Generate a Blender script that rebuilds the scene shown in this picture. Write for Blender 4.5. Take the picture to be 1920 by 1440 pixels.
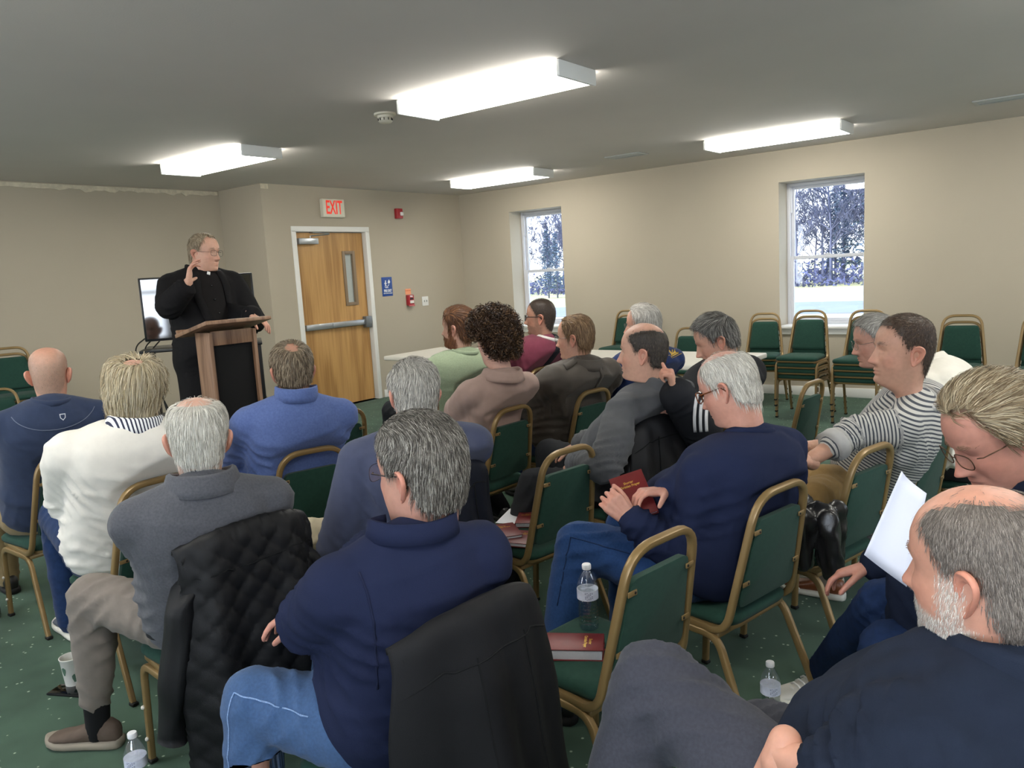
import bpy, bmesh, math, random
import numpy as np
from mathutils import Vector, Matrix
from mathutils.bvhtree import BVHTree
for o in list(bpy.data.objects): bpy.data.objects.remove(o)
S=bpy.context.scene
COL=S.collection
PI=math.pi
rnd=random.Random(7)
# ------------------------------------------------------------------ camera
CAM_H=1.52
cd=bpy.data.cameras.new('camera'); cam=bpy.data.objects.new('camera',cd); COL.objects.link(cam)
cd.sensor_fit='HORIZONTAL'; cd.sensor_width=36.0; cd.lens=36.0*1470/1920
cd.clip_start=.05; cd.clip_end=500
def cam_axes(yaw,pitch,roll):
    f=Vector((math.cos(yaw)*math.cos(pitch),math.sin(yaw)*math.cos(pitch),-math.sin(pitch)))
    r=Vector((math.sin(yaw),-math.cos(yaw),0)); d=f.cross(r)
    r2=math.cos(roll)*r+math.sin(roll)*d; d2=-math.sin(roll)*r+math.cos(roll)*d
    return r2,d2,f
_r,_d,_f=cam_axes(math.radians(38.0906),math.radians(8.1325),math.radians(3.3144))
m=Matrix((( _r.x,-_d.x,-_f.x,0),(_r.y,-_d.y,-_f.y,0),(_r.z,-_d.z,-_f.z,CAM_H),(0,0,0,1)))
cam.matrix_world=m
S.camera=cam
# ------------------------------------------------------------------ view, world, sun, window daylight
S.view_settings.view_transform='Standard'; S.view_settings.look='None'
S.view_settings.gamma=1.0; S.view_settings.use_curve_mapping=False
S.view_settings.exposure=0.0
FIX_EMIT=22.0          # luminous wrap lenses of the ceiling lights
SKY=4.0
W=bpy.data.worlds.new('sky'); S.world=W; W.use_nodes=True
nt=W.node_tree; bg=nt.nodes['Background']
tc=nt.nodes.new('ShaderNodeTexCoord'); sx=nt.nodes.new('ShaderNodeSeparateXYZ'); cr=nt.nodes.new('ShaderNodeValToRGB')
nt.links.new(tc.outputs['Generated'],sx.inputs[0]); nt.links.new(sx.outputs['Z'],cr.inputs[0])
cr.color_ramp.elements[0].position=0.0; cr.color_ramp.elements[0].color=(.86,.92,1,1)
cr.color_ramp.elements[1].position=.6; cr.color_ramp.elements[1].color=(.50,.70,1,1)
nt.links.new(cr.outputs[0],bg.inputs[0]); bg.inputs[1].default_value=SKY
sl=bpy.data.lights.new('sun','SUN'); sl.energy=5.0; sl.angle=.02; sl.color=(1,.94,.84)
so=bpy.data.objects.new('sun',sl); COL.objects.link(so); so.rotation_euler=(math.radians(48),0,math.radians(-100))
def day(name,loc,rot,sx_,sy_,e,col=(.80,.89,1.0)):
    l=bpy.data.lights.new(name,'AREA'); l.shape='RECTANGLE'; l.size=sx_; l.size_y=sy_; l.energy=e; l.color=col
    o=bpy.data.objects.new(name,l); COL.objects.link(o); o.location=loc; o.rotation_euler=rot; return o
# daylight entering by the windows of the room (the two in view, the others behind the camera)
WIN_L=[(-.6,1.2),(3.9,4.9),(6.2,7.2)]     # left wall windows, y ranges
WIN_B=[(.2,1.2),(3.2,4.2),(5.8,6.8)]     # rear wall windows, x ranges
XL,YB=-1.9,-2.4
for a,b in WIN_L: day('window_daylight',(XL-.1,(a+b)/2,1.55),(0,-PI/2,0),1.5,b-a-.05,36*(b-a))
for a,b in WIN_B: day('window_daylight',((a+b)/2,YB-.1,1.55),(PI/2,0,0),b-a-.05,1.5,18)
for y in (2.54,6.23):
    day('window_daylight',(8.96,y,1.55),(0,PI/2,0),1.5,.85,1).data.cycles.is_portal=True
# ------------------------------------------------------------------ helpers
def lin(c):
    if isinstance(c,str):
        c=c.lstrip('#'); c=[int(c[i:i+2],16)/255 for i in (0,2,4)]
        c=[v/12.92 if v<=.04045 else ((v+.055)/1.055)**2.4 for v in c]
    return (c[0],c[1],c[2],1)
def tag(o,label=None,cat=None,group=None,kind=None):
    if label: o['label']=label
    if cat: o['category']=cat
    if group: o['group']=group
    if kind: o['kind']=kind
    return o
def thing(name,label,cat,loc=(0,0,0),rz=0,group=None):
    o=bpy.data.objects.new(name,None); COL.objects.link(o); o.empty_display_size=.1
    o.location=loc; o.rotation_euler=(0,0,rz); return tag(o,label,cat,group)
def link(name,me,mat=None,parent=None,loc=None,rot=None):
    if mat is not None and len(me.materials)==0:
        for m_ in (mat if isinstance(mat,(list,tuple)) else [mat]): me.materials.append(m_)
    o=bpy.data.objects.new(name,me); COL.objects.link(o)
    if parent: o.parent=parent
    if loc: o.location=loc
    if rot: o.rotation_euler=rot
    return o
def mesh(name,V,F,smooth=True,mat_idx=None):
    me=bpy.data.meshes.new(name)
    V=[tuple(map(float,v)) for v in V]
    me.from_pydata(V,[],[tuple(int(i) for i in f) for f in F])
    if smooth: me.polygons.foreach_set('use_smooth',[True]*len(me.polygons))
    if mat_idx is not None: me.polygons.foreach_set('material_index',list(mat_idx))
    me.update(); return me
def bm_mesh(name,bm,smooth=False,angle=None):
    bmesh.ops.recalc_face_normals(bm,faces=bm.faces)
    me=bpy.data.meshes.new(name); bm.to_mesh(me); bm.free()
    if smooth:
        me.polygons.foreach_set('use_smooth',[True]*len(me.polygons))
        me.set_sharp_from_angle(angle=angle or math.radians(40))
    return me
def add_box(bm,c,s,rot=None,bevel=0,seg=2):
    r=bmesh.ops.create_cube(bm,size=1.0); vs=r['verts']
    for v in vs: v.co=Vector((v.co.x*s[0],v.co.y*s[1],v.co.z*s[2]))
    if bevel>0:
        es=list({e for v in vs for e in v.link_edges})
        rb=bmesh.ops.bevel(bm,geom=es,offset=bevel,segments=seg,profile=.5,affect='EDGES')
        vs=list({v for f in rb['faces'] for v in f.verts}|{v for v in vs if v.is_valid})
    for v in vs:
        if rot is not None: v.co=rot@v.co
        v.co+=Vector(c)
    return vs
def box_obj(name,c,s,mat,parent=None,bevel=.0,seg=2,rot=None,smooth=True):
    bm=bmesh.new(); add_box(bm,c,s,rot,bevel,seg); return link(name,bm_mesh(name,bm,smooth),mat,parent)
def lathe(name,prof,n=24,mat=None,parent=None,loc=(0,0,0),smooth=True):
    V=[];F=[]
    for r,z in prof:
        for i in range(n):
            a=2*PI*i/n; V.append((r*math.cos(a),r*math.sin(a),z))
    for j in range(len(prof)-1):
        for i in range(n):
            F.append((j*n+i,j*n+(i+1)%n,(j+1)*n+(i+1)%n,(j+1)*n+i))
    if prof[0][0]>1e-5: F.append(tuple(range(n))[::-1])
    if prof[-1][0]>1e-5: F.append(tuple((len(prof)-1)*n+i for i in range(n)))
    me=mesh(name,V,F,smooth); 
    if smooth: me.set_sharp_from_angle(angle=math.radians(50))
    return link(name,me,mat,parent,loc)
def fillet(pts,rad,n=6):
    """polyline with rounded inner corners"""
    P=[Vector(p) for p in pts]; out=[P[0]]
    for i in range(1,len(P)-1):
        a=(P[i-1]-P[i]); b=(P[i+1]-P[i]); la,lb=a.length,b.length; a.normalize(); b.normalize()
        r=rad[i] if isinstance(rad,(list,tuple)) else rad
        ang=a.angle(b)
        if r<=0 or ang>3.1: out.append(P[i]); continue
        t=min(r/math.tan(ang/2),la*.49,lb*.49)
        p0=P[i]+a*t; p1=P[i]+b*t
        for k in range(n+1):
            u=k/n; out.append((1-u)**2*p0+2*u*(1-u)*P[i]+u*u*p1)
    out.append(P[-1]); return out
def sweep(path,prof,up=None,closed=False,cap=True):
    """sweep a closed 2-D profile along a path; returns V,F. parallel transport frames"""
    P=[Vector(p) for p in path]; n=len(prof); V=[];F=[]
    T=[]
    for i in range(len(P)):
        a=P[max(i-1,0)]; b=P[min(i+1,len(P)-1)]
        T.append((b-a).normalized())
    x=(Vector(up) if up else (Vector((1,0,0)) if abs(T[0].x)<.9 else Vector((0,1,0))))
    x=(x-x.dot(T[0])*T[0]).normalized()
    for i,p in enumerate(P):
        if i>0:
            q=T[i-1].rotation_difference(T[i]); x=q@x
            x=(x-x.dot(T[i])*T[i]).normalized()
        y=T[i].cross(x)
        for u,v in prof: V.append(p+x*u+y*v)
    for i in range(len(P)-1):
        for j in range(n):
            F.append((i*n+j,i*n+(j+1)%n,(i+1)*n+(j+1)%n,(i+1)*n+j))
    if cap:
        F.append(tuple(range(n))[::-1]); F.append(tuple((len(P)-1)*n+j for j in range(n)))
    return V,F
def rrect(w,h,r,n=3):
    out=[]
    for cx,cy,a0 in ((w/2-r,h/2-r,0),(-w/2+r,h/2-r,PI/2),(-w/2+r,-h/2+r,PI),(w/2-r,-h/2+r,1.5*PI)):
        for k in range(n+1):
            a=a0+PI/2*k/n; out.append((cx+r*math.cos(a),cy+r*math.sin(a)))
    return out
def circ(r,n=8): return [(r*math.cos(2*PI*i/n),r*math.sin(2*PI*i/n)) for i in range(n)]
def tube(name,path,prof,mat,parent=None,up=None,sharp=45):
    V,F=sweep(path,prof,up); me=mesh(name,V,F,True); me.set_sharp_from_angle(angle=math.radians(sharp))
    return link(name,me,mat,parent)
def text_mesh(txt,size,ext=.0004,bold=0.0,align='CENTER',spacing=1.0):
    c=bpy.data.curves.new('lettering','FONT'); c.body=txt; c.size=size; c.extrude=ext; c.offset=bold
    c.align_x=align; c.align_y='CENTER'; c.space_line=spacing; c.resolution_u=3
    o=bpy.data.objects.new('lettering',c); COL.objects.link(o)
    dg=bpy.context.evaluated_depsgraph_get(); me=bpy.data.meshes.new_from_object(o.evaluated_get(dg))
    bpy.data.objects.remove(o); bpy.data.curves.remove(c); me.materials.clear(); return me
def copy_tree(o,parent=None):
    c=o.copy(); COL.objects.link(c)
    if parent: c.parent=parent
    for ch in list(o.children): copy_tree(ch,c)
    return c
# ------------------------------------------------------------------ materials
_mats={}
def mat(name,col,rough=.6,metal=0,spec=.3,var=.0,vscale=20,bump=0,bscale=200,emit=None,estr=1,sheen=0,coat=0,attr=None,stretch=None,bdist=.002):
    if name in _mats: return _mats[name]
    m_=bpy.data.materials.new(name); m_.use_nodes=True; n=m_.node_tree; b=n.nodes['Principled BSDF']
    b.inputs['Base Color'].default_value=lin(col); b.inputs['Roughness'].default_value=rough
    b.inputs['Metallic'].default_value=metal; b.inputs['Specular IOR Level'].default_value=spec
    if sheen: b.inputs['Sheen Weight'].default_value=sheen; b.inputs['Sheen Roughness'].default_value=.5
    if coat: b.inputs['Coat Weight'].default_value=coat; b.inputs['Coat Roughness'].default_value=.1
    if emit: b.inputs['Emission Color'].default_value=lin(emit); b.inputs['Emission Strength'].default_value=estr
    t=n.nodes.new('ShaderNodeTexCoord'); src=t.outputs['Object']
    if stretch:
        mp=n.nodes.new('ShaderNodeMapping'); mp.inputs['Scale'].default_value=stretch
        n.links.new(src,mp.inputs[0]); src=mp.outputs[0]
    colout=None
    if attr:
        a=n.nodes.new('ShaderNodeAttribute'); a.attribute_name=attr; colout=a.outputs['Color']
        n.links.new(colout,b.inputs['Base Color'])
    if var:
        nz=n.nodes.new('ShaderNodeTexNoise'); nz.inputs['Scale'].default_value=vscale; nz.inputs['Detail'].default_value=5
        n.links.new(src,nz.inputs[0])
        mr=n.nodes.new('ShaderNodeMapRange'); mr.inputs[1].default_value=.3; mr.inputs[2].default_value=.7
        mr.inputs[3].default_value=1-var; mr.inputs[4].default_value=1+var; n.links.new(nz.outputs[0],mr.inputs[0])
        mx=n.nodes.new('ShaderNodeMix'); mx.data_type='RGBA'; mx.blend_type='MULTIPLY'; mx.inputs[0].default_value=1
        if colout: n.links.new(colout,mx.inputs[6])
        else: mx.inputs[6].default_value=lin(col)
        n.links.new(mr.outputs[0],mx.inputs[7]); n.links.new(mx.outputs[2],b.inputs['Base Color'])
    if bump:
        nb=n.nodes.new('ShaderNodeTexNoise'); nb.inputs['Scale'].default_value=bscale; nb.inputs['Detail'].default_value=3
        n.links.new(src,nb.inputs[0])
        bu=n.nodes.new('ShaderNodeBump'); bu.inputs['Strength'].default_value=bump; bu.inputs['Distance'].default_value=bdist
        n.links.new(nb.outputs[0],bu.inputs['Height']); n.links.new(bu.outputs[0],b.inputs['Normal'])
    _mats[name]=m_; return m_
def glass_mat(name,col=(1,1,1),rough=0,ior=1.45):
    if name in _mats: return _mats[name]
    m_=bpy.data.materials.new(name); m_.use_nodes=True; b=m_.node_tree.nodes['Principled BSDF']
    b.inputs['Base Color'].default_value=lin(col); b.inputs['Roughness'].default_value=rough
    b.inputs['Transmission Weight'].default_value=1; b.inputs['IOR'].default_value=ior
    _mats[name]=m_; return m_
def pane_mat(name,tint=(1,1,1),refl=.06):
    """thin clear pane: transparent with a faint gloss"""
    m_=bpy.data.materials.new(name); m_.use_nodes=True; n=m_.node_tree; n.nodes.clear()
    o=n.nodes.new('ShaderNodeOutputMaterial'); t=n.nodes.new('ShaderNodeBsdfTransparent'); g=n.nodes.new('ShaderNodeBsdfGlossy')
    t.inputs[0].default_value=lin(tint); g.inputs['Roughness'].default_value=.02
    mx=n.nodes.new('ShaderNodeMixShader'); mx.inputs[0].default_value=refl
    n.links.new(t.outputs[0],mx.inputs[1]); n.links.new(g.outputs[0],mx.inputs[2]); n.links.new(mx.outputs[0],o.inputs[0])
    return m_
# ================================================================== ROOM
XR,YD,ZC=8.64,7.54,2.64
YJ=8.35; XP=5.34           # alcove back wall, pier edge
M_wall=mat('wall_paint','#b4aa98',.75,spec=.2,var=.02,vscale=1.2,bump=.08,bscale=260)
M_ceil=mat('ceiling_paint','#cdc7c1',.85,spec=.1,bump=.25,bscale=120,var=.015,vscale=2)
M_white=mat('white_trim','#e6e4de',.45,spec=.4)
M_vinyl=mat('white_vinyl','#cfd0d6',.4,spec=.4)
def carpet_mat():
    m_=bpy.data.materials.new('green_carpet'); m_.use_nodes=True; n=m_.node_tree; b=n.nodes['Principled BSDF']
    b.inputs['Roughness'].default_value=.95; b.inputs['Specular IOR Level'].default_value=.1
    b.inputs['Sheen Weight'].default_value=.1
    t=n.nodes.new('ShaderNodeTexCoord')
    v=n.nodes.new('ShaderNodeTexVoronoi'); v.inputs['Scale'].default_value=26; v.inputs['Randomness'].default_value=.75
    v2=n.nodes.new('ShaderNodeTexNoise'); v2.inputs['Scale'].default_value=700; v2.inputs['Detail'].default_value=2
    v3=n.nodes.new('ShaderNodeTexNoise'); v3.inputs['Scale'].default_value=6; v3.inputs['Detail'].default_value=6
    for x in (v,v2,v3): n.links.new(t.outputs['Object'],x.inputs['Vector'])
    r=n.nodes.new('ShaderNodeMapRange'); r.inputs[1].default_value=.10; r.inputs[2].default_value=.15; r.inputs[3].default_value=1; r.inputs[4].default_value=0
    n.links.new(v.outputs['Distance'],r.inputs[0])
    c=n.nodes.new('ShaderNodeValToRGB'); c.color_ramp.elements[0].position=.32; c.color_ramp.elements[0].color=lin('#31493b'); c.color_ramp.elements[1].position=.7; c.color_ramp.elements[1].color=lin('#546c5a')
    n.links.new(v2.outputs[0],c.inputs[0])
    m1=n.nodes.new('ShaderNodeMix'); m1.data_type='RGBA'; m1.blend_type='MULTIPLY'; m1.inputs[0].default_value=1
    r3=n.nodes.new('ShaderNodeMapRange'); r3.inputs[1].default_value=.3;r3.inputs[2].default_value=.7;r3.inputs[3].default_value=.85;r3.inputs[4].default_value=1.15
    n.links.new(v3.outputs[0],r3.inputs[0]); n.links.new(c.outputs[0],m1.inputs[6]); n.links.new(r3.outputs[0],m1.inputs[7])
    m2=n.nodes.new('ShaderNodeMix'); m2.data_type='RGBA'; m2.inputs[7].default_value=lin('#a9b8a2')
    n.links.new(r.outputs[0],m2.inputs[0]); n.links.new(m1.outputs[2],m2.inputs[6]); n.links.new(m2.outputs[2],b.inputs['Base Color'])
    bu=n.nodes.new('ShaderNodeBump'); bu.inputs['Strength'].default_value=.5; bu.inputs['Distance'].default_value=.003
    n.links.new(v2.outputs[0],bu.inputs['Height']); n.links.new(bu.outputs[0],b.inputs['Normal'])
    return m_
def wood_mat(name,c1,c2,scale=(14,14,1.2),rough=.4,ring=3.0):
    m_=bpy.data.materials.new(name); m_.use_nodes=True; n=m_.node_tree; b=n.nodes['Principled BSDF']
    b.inputs['Roughness'].default_value=rough; b.inputs['Specular IOR Level'].default_value=.35
    t=n.nodes.new('ShaderNodeTexCoord'); mp=n.nodes.new('ShaderNodeMapping'); mp.inputs['Scale'].default_value=scale
    n.links.new(t.outputs['Object'],mp.inputs[0])
    nz=n.nodes.new('ShaderNodeTexNoise'); nz.inputs['Scale'].default_value=.55; nz.inputs['Detail'].default_value=2
    n.links.new(mp.outputs[0],nz.inputs[0])
    mu=n.nodes.new('ShaderNodeMath'); mu.operation='MULTIPLY'; mu.inputs[1].default_value=ring*6; n.links.new(nz.outputs[0],mu.inputs[0])
    si=n.nodes.new('ShaderNodeMath'); si.operation='SINE'; n.links.new(mu.outputs[0],si.inputs[0])
    mp2=n.nodes.new('ShaderNodeMapping'); mp2.inputs['Scale'].default_value=(scale[0]*14,scale[1]*14,scale[2]*2.5); n.links.new(t.outputs['Object'],mp2.inputs[0])
    nf=n.nodes.new('ShaderNodeTexNoise'); nf.inputs['Scale'].default_value=1; nf.inputs['Detail'].default_value=4; n.links.new(mp2.outputs[0],nf.inputs[0])
    a=n.nodes.new('ShaderNodeMath'); a.operation='MULTIPLY_ADD'; a.inputs[1].default_value=.22; n.links.new(si.outputs[0],a.inputs[0]); n.links.new(nf.outputs[0],a.inputs[2])
    c=n.nodes.new('ShaderNodeValToRGB'); c.color_ramp.elements[0].position=.2; c.color_ramp.elements[0].color=lin(c1); c.color_ramp.elements[1].position=.8; c.color_ramp.elements[1].color=lin(c2)
    n.links.new(a.outputs[0],c.inputs[0]); n.links.new(c.outputs[0],b.inputs['Base Color']); return m_
def struct(name,V,F,m_):
    o=link(name,mesh(name,V,F,False),m_); return tag(o,kind='structure')
def boxes(name,bs,m_,parent=None,bevel=0):
    bm=bmesh.new()
    for (x0,x1,y0,y1,z0,z1) in bs:
        add_box(bm,((x0+x1)/2,(y0+y1)/2,(z0+z1)/2),(x1-x0,y1-y0,z1-z0),bevel=bevel)
    o=link(name,bm_mesh(name,bm,bevel>0),m_,parent)
    if not parent: tag(o,kind='structure')
    return o
TW=.2; TWR=.38
boxes('floor',[(XL-.3,XR+.38,YB-.3,YJ+.4,-.1,0)],carpet_mat())
boxes('ceiling',[(XL-.3,XR+.38,YB-.3,YJ+.4,ZC,ZC+.15)],M_ceil)
W1=(5.80,6.655,.775,2.325); W2=(2.105,2.975,.755,2.305)
def holed_wall(name,fix,axis,a0,a1,holes,th):
    """wall in plane axis=fix.. fix+th with rectangular openings (a0,a1,z0,z1)"""
    bs=[];x=a0
    for (h0,h1,z0,z1) in sorted(holes):
        bs+= [(x,h0,0,ZC),(h0,h1,0,z0),(h0,h1,z1,ZC)]; x=h1
    bs.append((x,a1,0,ZC)); out=[]
    for (p,q,z0,z1) in bs:
        f0,f1=min(fix,fix+th),max(fix,fix+th)
        out.append((f0,f1,p,q,z0,z1) if axis=='x' else (p,q,f0,f1,z0,z1))
    return boxes(name,out,M_wall)
holed_wall('wall_right',XR,'x',YB,YJ,[W1,W2],TWR)
holed_wall('wall_left',XL,'x',YB,YJ,[(a,b,.78,2.3) for a,b in WIN_L],-TW)
holed_wall('wall_rear',YB,'y',XL,XR,[(a,b,.78,2.3) for a,b in WIN_B],-TW)
DX0,DX1,DZ=5.745,6.825,2.13
holed_wall('wall_back',YD,'y',XP,XR,[(DX0,DX1,0,DZ)],TW)
boxes('wall_pier',[(XP,XP+.14,YD+TW,YJ+.02,0,ZC)],M_wall)
boxes('wall_alcove',[(XL,XP+.05,YJ,YJ+.14,0,ZC)],M_wall)
# torn pale strip left along the top of the alcove wall, and the small patch at the pier
def ragged(name,x0,x1,y,z0,dz,seed,dep=.012):
    r=random.Random(seed); n=int((x1-x0)/.05)+2; V=[];F=[]
    for i in range(n):
        x=x0+(x1-x0)*i/(n-1); lo=z0-dz*(.72+.45*r.random())-(.02 if r.random()<.08 else 0)
        for yy in (y-dep,y): V+= [(x,yy,z0),(x,yy,lo)]
    for i in range(n-1):
        a=4*i;b=a+4; F+= [(a,b,b+1,a+1),(a+1,b+1,b+3,a+3),(a+2,a,b,b+2)[:4]]
    F+= [(0,1,3,2),(4*n-4,4*n-2,4*n-1,4*n-3)]
    return struct(name,V,F,mat('bare_drywall_edge','#cfc6b0',.9,var=.12,vscale=25,bump=.4,bscale=90))
ragged('trim_1',2.0,XP-.02,YJ-.001,ZC-.012,.042,3)
ragged('trim_2',XP+.005,XP+.10,YD-.001,ZC-.005,.05,5,.006)
# baseboards
for nm,b in (('baseboard_right',(XR-.014,XR,YB,YD,0,.1)),('baseboard_back',(6.92,XR-.014,YD-.014,YD,0,.1)),('baseboard_pier',(XP,5.65,YD-.014,YD,0,.1)),
             ('baseboard_alcove',(XL,XP,YJ-.014,YJ,0,.1)),('baseboard_left',(XL,XL+.014,YB,YJ,0,.1)),('baseboard_rear',(XL,XR,YB,YB+.014,0,.1))):
    boxes(nm,[b],M_white,bevel=.003)
# windows : drywall returns, vinyl frame, two sashes, panes, stool and apron
M_pane=pane_mat('window_pane')
def window(n,y0,y1,z0,z1,x=XR):
    root=tag(thing('window_%d'%n,None,None,(x,(y0+y1)/2,z0)),kind='structure'); hy=(y1-y0)/2; h=z1-z0
    def bx(name,bs,m_,par=root): return boxes(name,bs,m_,par,.003)
    f=.035; X0,X1=.26,.34
    bx('window_frame',[(X0,X1,-hy,-hy+f,0,h),(X0,X1,hy-f,hy,0,h),(X0,X1,-hy+f,hy-f,0,f),(X0,X1,-hy+f,hy-f,h-f,h)],M_vinyl)
    mid=h*.475
    for nm,za,zb,xa in (('lower_sash',f,mid+.02,.265),('upper_sash',mid-.02,h-f,.30)):
        s=.036; ya,yb=-hy+f,hy-f
        so_=bx(nm,[(xa,xa+.03,ya,ya+s,za,zb),(xa,xa+.03,yb-s,yb,za,zb),(xa,xa+.03,ya+s,yb-s,za,za+s),(xa,xa+.03,ya+s,yb-s,zb-s,zb)],M_vinyl)
        V=[(xa+.015,ya+s,za+s),(xa+.015,yb-s,za+s),(xa+.015,yb-s,zb-s),(xa+.015,ya+s,zb-s)]
        link('pane',mesh('pane',V,[(0,1,2,3)],False),M_pane,so_)
        if nm=='lower_sash': box_obj('sash_lock',(xa+.012,0,mid+.028),(.028,.06,.016),M_vinyl,so_,.004)
    box_obj('balance_cover',(.278,hy-f-.008,h-.18),(.02,.02,.28),M_vinyl,root,.003)
    bx('window_sill',[(-.055,0,-hy-.055,hy+.055,-.022,.004),(0,.26,-hy,hy,-.022,.004)],M_white)
    bx('window_apron',[(-.022,0,-hy-.03,hy+.03,-.085,-.022),(-.03,0,-hy-.03,hy+.03,-.045,-.022)],M_white)
window(1,*W1); window(2,*W2)
for i,(a,b) in enumerate(WIN_L): 
    boxes('window_%d'%(3+i),[(XL-.12,XL-.06,a,a+.05,.78,2.3),(XL-.12,XL-.06,b-.05,b,.78,2.3),(XL-.12,XL-.06,a,b,.78,.83),(XL-.12,XL-.06,a,b,2.25,2.3),(XL-.12,XL-.06,a,b,1.5,1.55)],M_vinyl)
for i,(a,b) in enumerate(WIN_B):
    boxes('window_%d'%(6+i),[(a,a+.05,YB-.12,YB-.06,.78,2.3),(b-.05,b,YB-.12,YB-.06,.78,2.3),(a,b,YB-.12,YB-.06,.78,.83),(a,b,YB-.12,YB-.06,2.25,2.3),(a,b,YB-.12,YB-.06,1.5,1.55)],M_vinyl)
# door
M_steel=mat('brushed_aluminium','#a9adb0',.35,metal=.75,spec=.5)
M_dark=mat('dark_gap','#3a3836',.8)
door=tag(thing('door_1',None,None,((DX0+DX1)/2,YD,0)),kind='structure')
hw=(DX1-DX0)/2
fr=boxes('door_frame',[(-hw-.05,-hw+.012,-.012,.14,0,DZ),(hw-.012,hw+.05,-.012,.14,0,DZ),(-hw-.05,hw+.05,-.012,.14,DZ-.012,DZ+.05)],M_white,door,.004)
boxes('door_stop',[(-hw+.012,-hw+.03,.105,.14,0,DZ-.012),(hw-.03,hw-.012,.105,.14,0,DZ-.012),(-hw+.03,hw-.03,.105,.14,DZ-.03,DZ-.012)],M_white,door)
M_door=wood_mat('birch_veneer','#a57a48','#c89c63',(9,9,.9),.38,3.2)
sw=hw-.016; y0,y1=.06,.104; lx0,lx1,lz0,lz1=.30,.40,1.25,1.86
lx0,lx1=.205,.345
slab=boxes('door_slab',[(-sw,lx0,y0,y1,.01,DZ-.02),(lx1,sw,y0,y1,.01,DZ-.02),(lx0,lx1,y0,y1,.01,lz0),(lx0,lx1,y0,y1,lz1,DZ-.02)],M_door,door)
M_lite=mat('tan_metal_lite_frame','#8d7860',.5,spec=.4)
lf=boxes('lite_frame',[(lx0-.03,lx0+.01,y0-.014,y1+.014,lz0-.03,lz1+.03),(lx1-.01,lx1+.03,y0-.014,y1+.014,lz0-.03,lz1+.03),(lx0+.01,lx1-.01,y0-.014,y1+.014,lz0-.03,lz0+.01),(lx0+.01,lx1-.01,y0-.014,y1+.014,lz1-.01,lz1+.03)],M_lite,slab,.004)
V=[(lx0,.082,lz0),(lx1,.082,lz0),(lx1,.082,lz1),(lx0,.082,lz1)]
link('lite_pane',mesh('lite_pane',V,[(0,1,2,3)],False),mat('frosted_lite','#b9c0bd',.25,spec=.5,var=.05,vscale=160,bump=.2,bscale=300),slab)
pb=boxes('push_bar',[(-sw+.04,sw-.09,y0-.05,y0,.965,1.035)],M_steel,door,.01)
boxes('push_pad',[(-.10,sw-.13,y0-.062,y0-.045,.972,1.028)],M_steel,pb,.004)
boxes('latch_case',[(sw-.10,sw-.01,y0-.075,y0,.93,1.07)],mat('device_case','#7d8184',.4,metal=.6),pb,.006)
cl=boxes('door_closer',[(-sw+.03,-sw+.31,y0-.07,y0,DZ-.155,DZ-.085)],M_steel,door,.006)
tube('closer_arm',fillet([(-sw+.22,y0-.035,DZ-.085),(-sw+.22,y0-.035,DZ-.06),(-sw+.46,y0-.2,DZ-.045),(-sw+.24,y0-.07,DZ-.022),(-sw+.24,y0-.0,DZ-.02)],.01,3),rrect(.014,.007,.002,1),M_steel,cl)
for z in (.25,1.05,1.85): boxes('hinge',[(-sw-.012,-sw+.006,y0-.012,y0+.002,z,z+.1)],M_steel,door)
# ------------------------------------------------------------------ fittings on the walls
M_red=mat('alarm_red','#a8202c',.35,spec=.5,coat=.3)
M_cream=mat('cream_plastic','#d9d4c2',.45)
M_signred=mat('sign_red','#f0402f',.5,emit='#ff3a28',estr=.35)
ex=thing('exit_sign','cream illuminated exit sign with red letters above the wooden door','sign',(6.305,YD,2.285))
boxes('housing',[(-.165,.165,-.055,0,0,.215)],M_cream,ex,.004)
fp=boxes('face_plate',[(-.158,.158,-.060,-.052,.008,.207)],mat('sign_face','#e3decb',.5),ex,.002)
me=text_mesh('EXIT',.185,.0012,.003); o=link('lettering',me,M_signred,fp,(0,-.061,.108),(PI/2,0,0)); o.scale=(.66,1.2,1)
st=thing('strobe_light','red fire alarm strobe high on the wall right of the exit sign','fire alarm',(7.40,YD,2.29))
boxes('housing',[(-.055,.055,-.05,0,0,.13)],M_red,st,.008)
boxes('lens',[(.0,.05,-.072,-.045,.035,.085)],mat('strobe_lens','#e9e7e2',.12,spec=.7,bump=.6,bscale=70),st,.012)
fe=thing('fire_exit_sign','blue fire exit sign with white running figure beside the door frame','sign',(7.115,YD,1.30))
boxes('plate',[(-.09,.09,-.006,0,0,.245)],mat('sign_blue','#2f4f93',.4),fe,.002)
M_ink=mat('sign_white','#eef0f2',.5)
link('lettering',text_mesh('FIRE EXIT',.040,.0006,.0012),M_ink,fe,(.004,-.0068,.068),(PI/2,0,0)).scale=(.82,1.15,1)
link('small_lettering',text_mesh('KEEP DOOR CLOSED',.016,.0006,.0004),M_ink,fe,(.004,-.0068,.036),(PI/2,0,0))
def flat_poly(name,polys,m_,par,y=-.0066):
    V=[];F=[]
    for p in polys:
        b=len(V); V+=[(x,y,z) for x,z in p]; F.append(tuple(range(b,b+len(p))))
    return link(name,mesh(name,V,F,False),m_,par)
def disc(x,z,r,n=12): return [(x+r*math.cos(2*PI*i/n),z+r*math.sin(2*PI*i/n)) for i in range(n)]
def bar(x0,z0,x1,z1,w):
    d=Vector((x1-x0,z1-z0)).normalized()*w/2; return [(x0-d.y,z0+d.x),(x0+d.y,z0-d.x),(x1+d.y,z1-d.x),(x1-d.y,z1+d.x)]
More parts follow.
